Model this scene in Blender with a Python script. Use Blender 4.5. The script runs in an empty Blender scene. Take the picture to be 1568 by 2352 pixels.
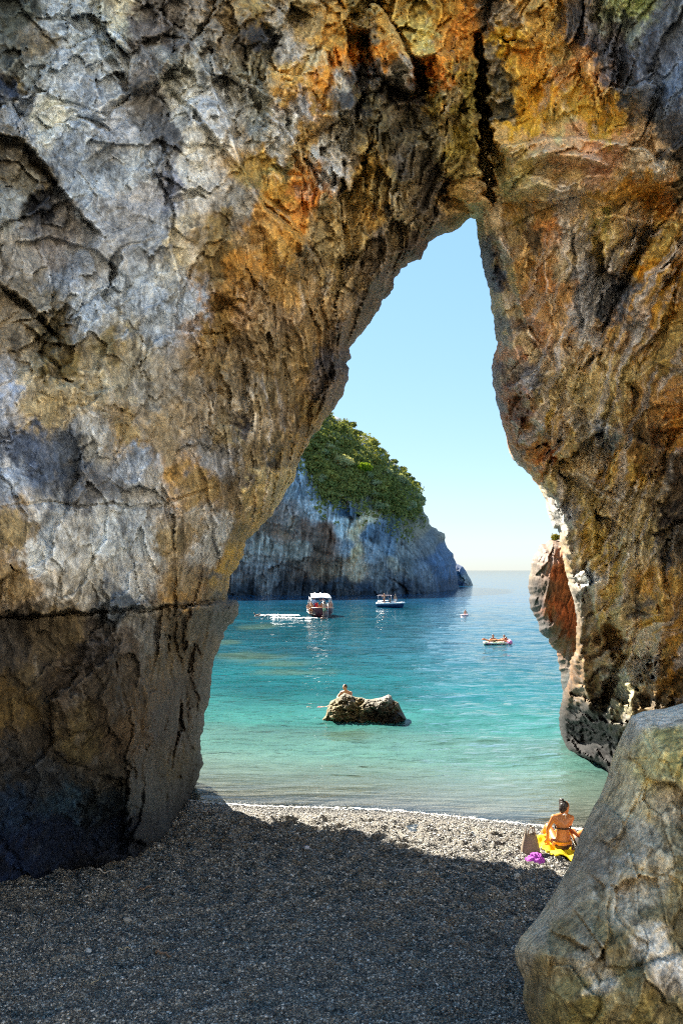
import bpy, bmesh, math, random
import numpy as np
from mathutils import Vector, Matrix

random.seed(7)
rng = np.random.default_rng(11)
scene = bpy.context.scene
COL = scene.collection
R = math.radians

# ------------------------------------------------------------------ camera, sky, sun, exposure
F, CX, HY, H = 1960.0, 784.0, 1310.0, 5.0        # focal length and horizon in photo pixels (1568 x 2352), eye height in m
cam_data = bpy.data.cameras.new('camera')
cam = bpy.data.objects.new('camera', cam_data)
COL.objects.link(cam)
cam.location = (0, 0, H)
cam.rotation_euler = (R(90), 0, 0)
cam_data.sensor_fit = 'VERTICAL'
cam_data.sensor_height = 36.0
cam_data.lens = 36.0 * F / 2352.0
cam_data.shift_y = (HY - 1176.0) / 2352.0
cam_data.clip_start = 0.1
cam_data.clip_end = 60000
cam_data.dof.use_dof = True
cam_data.dof.focus_distance = 17.0
cam_data.dof.aperture_fstop = 4.0
scene.camera = cam

SUN_AZ, SUN_EL = R(-41), R(41.5)                   # azimuth measured from +Y towards +X
world = bpy.data.worlds.new("World")
scene.world = world
world.use_nodes = True
wn = world.node_tree.nodes
wl = world.node_tree.links
wn.clear()
sky_tex = wn.new('ShaderNodeTexSky')
sky_tex.sky_type = 'NISHITA'
sky_tex.sun_disc = False
sky_tex.sun_elevation = SUN_EL
sky_tex.sun_rotation = SUN_AZ
sky_tex.altitude = 0
sky_tex.air_density = 1.0
sky_tex.dust_density = 0.25
sky_tex.ozone_density = 1.0
bg = wn.new('ShaderNodeBackground')
bg.inputs['Strength'].default_value = 0.12
wo = wn.new('ShaderNodeOutputWorld')
hsv = wn.new('ShaderNodeHueSaturation')          # the photo's deep cyan grading
hsv.inputs['Saturation'].default_value = 1.9
hsv.inputs['Hue'].default_value = 0.485
gam = wn.new('ShaderNodeGamma')                   # softer ratio between horizon and zenith
gam.inputs['Gamma'].default_value = 0.34
wl.new(sky_tex.outputs[0], gam.inputs['Color'])
wl.new(gam.outputs[0], hsv.inputs['Color'])
tint = wn.new('ShaderNodeMix'); tint.data_type = 'RGBA'; tint.blend_type = 'MULTIPLY'
tint.inputs[0].default_value = 1.0
tint.inputs[7].default_value = (0.79, 0.94, 1.13, 1)
wl.new(hsv.outputs[0], tint.inputs[6])
wl.new(tint.outputs[2], bg.inputs[0])
wl.new(bg.outputs[0], wo.inputs[0])

sun_data = bpy.data.lights.new('sun', 'SUN')
sun_data.energy = 4.8
sun_data.angle = R(0.5)
sun_data.color = (1.0, 0.91, 0.77)
sun = bpy.data.objects.new('sun', sun_data)
COL.objects.link(sun)
SUN_DIR = Vector((math.sin(SUN_AZ) * math.cos(SUN_EL), math.cos(SUN_AZ) * math.cos(SUN_EL), math.sin(SUN_EL)))
sun.rotation_euler = SUN_DIR.to_track_quat('Z', 'Y').to_euler()
sun.location = (-20, 10, 60)

scene.view_settings.view_transform = 'Standard'
scene.view_settings.look = 'None'
scene.view_settings.gamma = 1.0
scene.view_settings.use_curve_mapping = False
scene.view_settings.exposure = 2.25
scene.cycles.filter_width = 1.1
scene.cycles.use_denoising = False
scene.cycles.sample_clamp_indirect = 4.0
scene.cycles.denoiser = 'OPENIMAGEDENOISE'
scene.cycles.denoising_input_passes = 'RGB_ALBEDO_NORMAL'
scene.cycles.denoising_prefilter = 'ACCURATE'
scene.cycles.max_bounces = 8
scene.cycles.diffuse_bounces = 4
scene.cycles.transparent_max_bounces = 12
scene.cycles.caustics_reflective = False
scene.cycles.caustics_refractive = False

# ------------------------------------------------------------------ helpers
def at(px, py, Y):
    return Vector(((px - CX) / F * Y, Y, H + (HY - py) / F * Y))

def srgb(c):
    c = np.asarray(c, float) / 255.0
    return np.where(c <= 0.04045, c / 12.92, ((c + 0.055) / 1.055) ** 2.4)

def sstep(a, b, x):
    t = np.clip((x - a) / (b - a), 0, 1)
    return t * t * (3 - 2 * t)

def hash3(ix, iy, iz, seed):
    h = (ix.astype(np.int64) * 374761393 + iy.astype(np.int64) * 668265263 + iz.astype(np.int64) * 2147483647 + seed * 974634777) & 0xFFFFFFFF
    h = ((h ^ (h >> 13)) * 1274126177) & 0xFFFFFFFF
    h = ((h ^ (h >> 16)) * 2246822519) & 0xFFFFFFFF
    return (h ^ (h >> 15)) & 0xFFFFFFFF

GRAD = np.array([[1,1,0],[-1,1,0],[1,-1,0],[-1,-1,0],[1,0,1],[-1,0,1],[1,0,-1],[-1,0,-1],
                 [0,1,1],[0,-1,1],[0,1,-1],[0,-1,-1],[1,1,0],[-1,1,0],[0,-1,1],[0,-1,-1]], float)

def perlin(x, y, z=None, seed=0):
    if z is None:
        z = np.zeros_like(x) + 0.37
    ix, iy, iz = np.floor(x), np.floor(y), np.floor(z)
    fx, fy, fz = x - ix, y - iy, z - iz
    ux, uy, uz = (t * t * t * (t * (t * 6 - 15) + 10) for t in (fx, fy, fz))
    out = 0
    for dx in (0, 1):
        wx = ux if dx else 1 - ux
        for dy in (0, 1):
            wy = uy if dy else 1 - uy
            for dz in (0, 1):
                wz = uz if dz else 1 - uz
                g = GRAD[hash3(ix + dx, iy + dy, iz + dz, seed) & 15]
                out = out + wx * wy * wz * (g[..., 0] * (fx - dx) + g[..., 1] * (fy - dy) + g[..., 2] * (fz - dz))
    return out

def fbm(x, y, z=None, octs=4, seed=0, gain=0.5):
    a, s, tot = 1.0, 0, 0
    for o in range(octs):
        k = 2.03 ** o
        s = s + a * perlin(x * k, y * k, None if z is None else z * k, seed + o * 17)
        tot += a
        a *= gain
    return s / tot

def ridged(x, y, z=None, octs=3, seed=0):
    a, s = 1.0, 0
    for o in range(octs):
        k = 2.1 ** o
        s = s + a * (1 - np.abs(perlin(x * k, y * k, None if z is None else z * k, seed + o * 13)) * 2.4)
        a *= 0.5
    return s / 1.75

def facets(u, v, seed=0, slope=0.8):
    """Planar tilted cells: returns (height about -1..1, distance to the cell edge, random per cell)."""
    iu, iv = np.floor(u), np.floor(v)
    best = np.full(u.shape, 9.0); sec = np.full(u.shape, 9.0)
    hgt = np.zeros(u.shape); rnd = np.zeros(u.shape)
    for a in (-1, 0, 1):
        for b in (-1, 0, 1):
            h = hash3(iu + a, iv + b, iu * 0, seed)
            jx = (h & 255) / 255.0; jy = ((h >> 8) & 255) / 255.0
            r1 = ((h >> 16) & 255) / 255.0; r2 = ((h >> 24) & 255) / 255.0
            du = u - (iu + a + jx); dv = v - (iv + b + jy)
            d = np.sqrt(du * du + dv * dv)
            val = (r1 - 0.5) * 1.0 + slope * ((r2 - 0.5) * 2 * du + (((r1 * 7.3 + r2 * 3.1) % 1) - 0.5) * 2 * dv)
            nb = d < best
            sec = np.where(nb, best, np.minimum(sec, d))
            hgt = np.where(nb, val, hgt); rnd = np.where(nb, r2, rnd)
            best = np.where(nb, d, best)
    return hgt, sec - best, rnd

def seg_dist(px, py, poly, closed=False):
    """distance to polyline, parameter along it (0..1) and signed side (cross product sign)."""
    P = np.asarray(poly, float)
    n = len(P) if closed else len(P) - 1
    best = np.full(px.shape, 1e9); tt = np.zeros(px.shape); sd = np.zeros(px.shape)
    qx = np.zeros(px.shape); qy = np.zeros(px.shape)
    for i in range(n):
        a, b = P[i], P[(i + 1) % len(P)]
        ab = b - a
        L = max(1e-9, ab @ ab)
        t = np.clip(((px - a[0]) * ab[0] + (py - a[1]) * ab[1]) / L, 0, 1)
        cx_, cy_ = a[0] + t * ab[0], a[1] + t * ab[1]
        d = np.hypot(px - cx_, py - cy_)
        m = d < best
        best = np.where(m, d, best)
        tt = np.where(m, (i + t) / n, tt)
        sd = np.where(m, np.sign(ab[0] * (py - a[1]) - ab[1] * (px - a[0])), sd)
        qx = np.where(m, cx_, qx); qy = np.where(m, cy_, qy)
    return best, tt, sd, qx, qy

def inside(px, py, poly):
    P = np.asarray(poly, float)
    r = np.zeros(px.shape, bool)
    j = len(P) - 1
    for i in range(len(P)):
        xi, yi = P[i]; xj, yj = P[j]
        if yi != yj:
            c = ((yi > py) != (yj > py)) & (px < (xj - xi) * (py - yi) / (yj - yi) + xi)
            r ^= c
        j = i
    return r

def rbf(pts, vals, qx, qy, eps=1e-9):
    """linear-kernel radial basis interpolation with an affine term."""
    P = np.asarray(pts, float) / 1000.0
    v = np.asarray(vals, float)
    n = len(P)
    D = np.hypot(P[:, None, 0] - P[None, :, 0], P[:, None, 1] - P[None, :, 1])
    D = np.sqrt(D * D + 0.05 ** 2)
    A = np.zeros((n + 1, n + 1)); A[:n, :n] = D; A[:n, n] = 1; A[n, :n] = 1
    w = np.linalg.solve(A, np.append(v, 0))
    out = np.full(qx.shape, w[n])
    for i in range(n):
        out = out + w[i] * np.sqrt((qx / 1000 - P[i, 0]) ** 2 + (qy / 1000 - P[i, 1]) ** 2 + 0.05 ** 2)
    return out

def mesh_np(name, verts, faces, mat=None, smooth=True, cols=None, attrs=None):
    me = bpy.data.meshes.new(name)
    verts = np.ascontiguousarray(verts, dtype=np.float32)
    faces = np.ascontiguousarray(faces, dtype=np.int32)
    nf, k = faces.shape
    me.vertices.add(len(verts)); me.vertices.foreach_set('co', verts.ravel())
    me.loops.add(nf * k); me.loops.foreach_set('vertex_index', faces.ravel())
    me.polygons.add(nf)
    me.polygons.foreach_set('loop_start', np.arange(0, nf * k, k, dtype=np.int32))
    me.polygons.foreach_set('loop_total', np.full(nf, k, dtype=np.int32))
    me.update(calc_edges=True)
    me.validate()
    if smooth:
        me.polygons.foreach_set('use_smooth', np.ones(len(me.polygons), bool))
    if cols is not None:
        a = me.attributes.new('alb', 'FLOAT_COLOR', 'POINT')
        c = np.ones((len(verts), 4), np.float32); c[:, :3] = cols
        a.data.foreach_set('color', c.ravel())
    for k_, v_ in (attrs or {}).items():
        a = me.attributes.new(k_, 'FLOAT', 'POINT')
        a.data.foreach_set('value', np.ascontiguousarray(v_, dtype=np.float32))
    if mat:
        me.materials.append(mat)
    return me

def link(name, me, parent=None, label=None, cat=None, group=None, kind=None, loc=None):
    o = bpy.data.objects.new(name, me)
    COL.objects.link(o)
    if parent: o.parent = parent
    if label: o['label'] = label
    if cat: o['category'] = cat
    if group: o['group'] = group
    if kind: o['kind'] = kind
    if loc is not None: o.location = loc
    return o

class NT:
    """small helper for node materials"""
    def __init__(self, name):
        self.m = bpy.data.materials.new(name); self.m.use_nodes = True
        self.t = self.m.node_tree; self.t.nodes.clear()
        self.out = self.t.nodes.new('ShaderNodeOutputMaterial')
    def n(self, typ, **kw):
        nd = self.t.nodes.new(typ)
        for k, v in kw.items():
            if k.startswith('i_'):
                key = k[2:]
                key = int(key) if key.isdigit() else key.replace('_', ' ')
                nd.inputs[key].default_value = v
            else:
                setattr(nd, k, v)
        return nd
    def l(self, a, b):
        self.t.links.new(a, b)
    def ramp(self, src, stops, interp='LINEAR'):
        r = self.n('ShaderNodeValToRGB')
        r.color_ramp.interpolation = interp
        while len(r.color_ramp.elements) < len(stops):
            r.color_ramp.elements.new(0.5)
        for e, (p, c) in zip(r.color_ramp.elements, stops):
            e.position = p
            e.color = (c, c, c, 1) if not hasattr(c, '__len__') else (*c[:3], 1)
        self.l(src, r.inputs[0])
        return r.outputs[0]
    def noise(self, vec, scale, detail=4, rough=0.55, dist=0.0):
        nd = self.n('ShaderNodeTexNoise', i_Scale=scale, i_Detail=detail, i_Roughness=rough, i_Distortion=dist)
        if vec is not None: self.l(vec, nd.inputs['Vector'])
        return nd.outputs['Fac']
    def mul(self, a, b, typ='MULTIPLY', fac=1.0):
        nd = self.n('ShaderNodeMix', data_type='RGBA', blend_type=typ)
        nd.inputs[0].default_value = fac
        for s, i in ((a, 6), (b, 7)):
            if hasattr(s, 'links') or hasattr(s, 'is_linked'): self.l(s, nd.inputs[i])
            else: nd.inputs[i].default_value = (*s[:3], 1)
        return nd.outputs[2]
    def mix(self, a, b, f):
        nd = self.n('ShaderNodeMix', data_type='RGBA')
        for s, i in ((a, 6), (b, 7)):
            if hasattr(s, 'is_linked'): self.l(s, nd.inputs[i])
            else: nd.inputs[i].default_value = (*s[:3], 1)
        if hasattr(f, 'is_linked'): self.l(f, nd.inputs[0])
        else: nd.inputs[0].default_value = f
        return nd.outputs[2]
    def math(self, op, a, b=0.0):
        nd = self.n('ShaderNodeMath', operation=op)
        for s, i in ((a, 0), (b, 1)):
            if hasattr(s, 'is_linked'): self.l(s, nd.inputs[i])
            else: nd.inputs[i].default_value = s
        return nd.outputs[0]
    def bump(self, h, strength, dist, normal=None):
        nd = self.n('ShaderNodeBump', i_Strength=strength, i_Distance=dist)
        self.l(h, nd.inputs['Height'])
        if normal is not None: self.l(normal, nd.inputs['Normal'])
        return nd.outputs['Normal']
    def scaled(self, vec, s, rot=(0, 0, 0)):
        nd = self.n('ShaderNodeMapping'); nd.inputs['Scale'].default_value = s; nd.inputs['Rotation'].default_value = rot
        self.l(vec, nd.inputs['Vector'])
        return nd.outputs[0]

def simple_mat(name, col, rough=0.6, var=0.15, scale=30, bump=0.0, sss=0.0, metal=0.0):
    t = NT(name)
    co = t.n('ShaderNodeTexCoord').outputs['Object']
    nz = t.noise(co, scale, 4)
    r = t.ramp(nz, [(0.25, 1 - var), (0.75, 1 + var)])
    c = t.mul(r, col)
    b = t.n('ShaderNodeBsdfPrincipled', i_Roughness=rough, i_Metallic=metal)
    t.l(c, b.inputs['Base Color'])
    if sss:
        b.inputs['Subsurface Weight'].default_value = sss
        b.inputs['Subsurface Radius'].default_value = (0.02, 0.008, 0.004)
    if bump:
        t.l(t.bump(nz, bump, 0.01), b.inputs['Normal'])
    t.l(b.outputs[0], t.out.inputs[0])
    return t.m

def rock_mat(name, scale=1.0, rough=0.8, contrast=1.0, fallback=None):
    """limestone: vertex-painted mineral colours times fine grain, veins and lichen specks"""
    t = NT(name)
    co = t.n('ShaderNodeTexCoord').outputs['Object']
    at_ = t.n('ShaderNodeAttribute', attribute_name='alb').outputs['Color']
    st = t.scaled(co, (1, 1, 0.72), (0, R(22), 0))
    n1 = t.noise(st, 9 * scale, 8, 0.60, 0.6)
    n2 = t.noise(co, 30 * scale, 5, 0.62, 0.2)
    n3 = t.noise(st, 3.2 * scale, 6, 0.6, 0.8)
    k = 0.42 * contrast
    g1 = t.ramp(n1, [(0.28, 1 - 1.1 * k), (0.5, 1.0), (0.72, 1 + 1.0 * k)])
    g2 = t.ramp(n2, [(0.3, 1 - 0.55 * k), (0.55, 1.0), (0.75, 1 + 0.55 * k)])
    c = t.mul(at_, g1); c = t.mul(c, g2)
    wv = t.math('ABSOLUTE', t.math('SUBTRACT', n3, 0.5))
    vein = t.ramp(wv, [(0.0, 0.55), (0.012, 0.75), (0.03, 1.0)])
    c = t.mul(c, vein)
    n4 = t.noise(t.scaled(co, (1.6, 1, 0.5), (0, R(-25), 0)), 14 * scale, 5, 0.62, 0.2)
    warm = t.ramp(n4, [(0.42, (1, 1, 1)), (0.68, (1.06, 0.99, 0.90))])
    c = t.mul(c, warm)
    pt = t.n('ShaderNodeNewGeometry').outputs['Pointiness']       # convex edges lightened in colour, as if catching light
    c = t.mul(c, t.ramp(pt, [(0.50, 1.0), (0.56, 1.45)]))
    b = t.n('ShaderNodeBsdfPrincipled', i_Roughness=rough)
    b.inputs['Specular IOR Level'].default_value = 0.35
    t.l(c, b.inputs['Base Color'])
    h = t.math('ADD', t.math('MULTIPLY', n1, 1.0), t.math('MULTIPLY', n2, 0.45))
    h = t.math('ADD', h, t.math('MULTIPLY', vein, 0.15))
    t.l(t.bump(h, 0.5, 0.03 / scale), b.inputs['Normal'])
    t.l(b.outputs[0], t.out.inputs[0])
    return t.m

# ------------------------------------------------------------------ beach and seabed profile
def waterline(X):
    return 17.77 - 0.25 * X + 0.18 * np.sin(X * 0.9 + 0.6)

def ground_z(X, Y):
    Y = np.maximum(Y, -14.0)
    q = (waterline(X) - Y) * 0.97
    up = np.where(q < 3, 0.045 * q + 0.0095 * q * q, 0.2205 + 0.178 * (q - 3) - 0.0)
    d = -q
    dn = -(0.08 * d + 0.0045 * d * d)
    dn = np.maximum(dn, -0.55 - 0.1 * np.clip(d - 8, 0, 60))
    return np.where(q >= 0, up, dn)

def ground_hit(px, py):
    """the point on the beach seen at a photo pixel"""
    Y = np.linspace(4, 60, 6000)
    X = (px - CX) / F * Y
    z = H + (HY - py) / F * Y
    g = np.maximum(ground_z(X, Y), 0.0)
    i = np.argmax(z <= g)
    return Vector((X[i], Y[i], g[i]))
# ------------------------------------------------------------------ the rock arch
LEFT_RIM = [(0,2068),(75,2053),(125,2040),(175,2020),(240,2010),(300,2000),(345,1993),(360,1963),(385,1940),(400,1918),
 (407,1893),(425,1868),(437,1843),(445,1813),(457,1783),(467,1753),(462,1728),(460,1698),(469,1663),(470,1638),(480,1618),
 (485,1568),(487,1544),(490,1519),(500,1499),(512,1469),(515,1454),(522,1439),(537,1429),(547,1409),(550,1391),(545,1378),
 (522,1379),(524,1349),(530,1324),(545,1304),(560,1274),(565,1244),(595,1214),(620,1189),(640,1159),(655,1129),(677,1104),
 (682,1074),(692,1049),(705,1029),(715,1004),(732,989),(745,964),(760,949),(775,929),(789,904),(798,874),(801,849),(796,834),
 (806,821),(801,799),(816,784),(836,760),(854,735),(870,712),(874,692),(891,680),(903,665),(906,640),(924,615),(944,602),
 (966,597),(974,580),(984,555),(1004,542),(1036,534),(1064,515),(1079,499)]
RIGHT_RIM = [(1091,502),(1094,530),(1101,570),(1106,605),(1114,635),(1126,675),(1128,710),(1134,740),(1140,784),(1141,794),
 (1134,819),(1128,844),(1131,879),(1139,919),(1149,959),(1161,999),(1169,1039),(1184,1064),(1214,1089),(1236,1119),(1251,1144),
 (1256,1174),(1266,1199),(1270,1216),(1279,1214),(1284,1234),(1294,1294),(1306,1344),(1316,1379),(1324,1419),(1323,1459),
 (1322,1494),(1308,1517),(1307,1536),(1306,1562),(1296,1584),(1287,1616),(1283,1645),(1284,1672),(1296,1730),(1320,1742),
 (1347,1750),(1368,1756),(1386,1768),(1396,1785),(1420,1820)]
OPENING = [(-900,2330),(-300,2120)] + LEFT_RIM + RIGHT_RIM + [(1568,1960),(1900,2150),(2600,2500),(2600,2700),(-1000,2700)]

# distance from the camera (m) of the rock face at photo points
YCTRL = [(-900,-1500,8),(-900,0,6),(-900,1200,5.2),(-900,2300,5.6),(-300,2110,8.4),(-300,1400,7.0),(-300,600,7.6),(-300,-300,8.8),
 (0,2068,10.6),(0,1950,10.3),(0,1800,9.6),(0,1600,9.0),(0,1430,8.9),(0,1250,8.7),(0,1000,9.1),(0,700,9.6),(0,350,10.0),(0,0,10.6),(0,-600,11.5),
 (175,2020,11.7),(175,1850,10.8),(175,1650,9.9),(175,1450,9.5),(175,1250,9.3),(175,900,9.8),(175,500,10.2),(175,100,10.9),
 (345,1990,13.6),(330,1850,12.2),(330,1650,11.0),(330,1450,10.5),(330,1250,10.2),(330,900,10.5),(330,500,10.7),(330,100,11.3),(300,-500,12.2),
 (425,1868,17.2),(400,1750,14.6),(420,1600,13.6),(440,1450,12.8),(465,1753,17.5),(478,1620,16.0),(510,1480,15.3),(545,1391,15.0),(480,1405,13.2),
 (470,1250,11.6),(522,1370,13.8),(560,1270,13.4),(600,1100,12.6),(560,900,11.8),(500,700,11.2),(520,400,11.2),(560,100,11.7),
 (655,1129,13.6),(745,964,13.6),(700,850,12.7),(640,600,11.9),(700,350,12.0),(760,80,12.2),(700,-500,13.0),
 (800,800,13.8),(860,720,14.0),(830,550,12.9),(900,350,12.8),(900,100,12.7),(980,560,14.2),(1080,500,14.6),(1050,350,13.4),(1060,100,13.0),(1060,-500,13.8),
 (1091,502,14.6),(1160,420,13.9),(1200,200,13.4),(1350,150,13.0),(1330,400,13.3),(1200,600,14.4),(1126,680,15.0),(1300,700,14.2),(1250,900,14.9),
 (1150,950,15.6),(1250,1140,16.0),(1330,1080,15.6),(1285,1240,16.6),(1380,1250,16.2),(1323,1450,18.1),(1400,1450,18.2),(1307,1560,21.2),(1290,1690,24.0),(1345,1715,22.2),(1350,1600,20.4),
 (1394,1752,20.6),(1420,1600,18.9),(1480,1400,16.8),(1480,1650,18.0),(1568,1900,17.2),(1568,1600,16.8),(1568,1300,15.8),(1568,1000,14.6),(1480,1100,15.4),(1480,800,14.2),
 (1568,700,13.4),(1568,400,12.6),(1568,100,12.0),(1568,-500,12.0),(2500,-1500,7.5),(2500,0,6.5),(2500,1000,7.0),(2500,2000,14),(1900,1500,15.0),(1900,600,9.0)]

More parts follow.
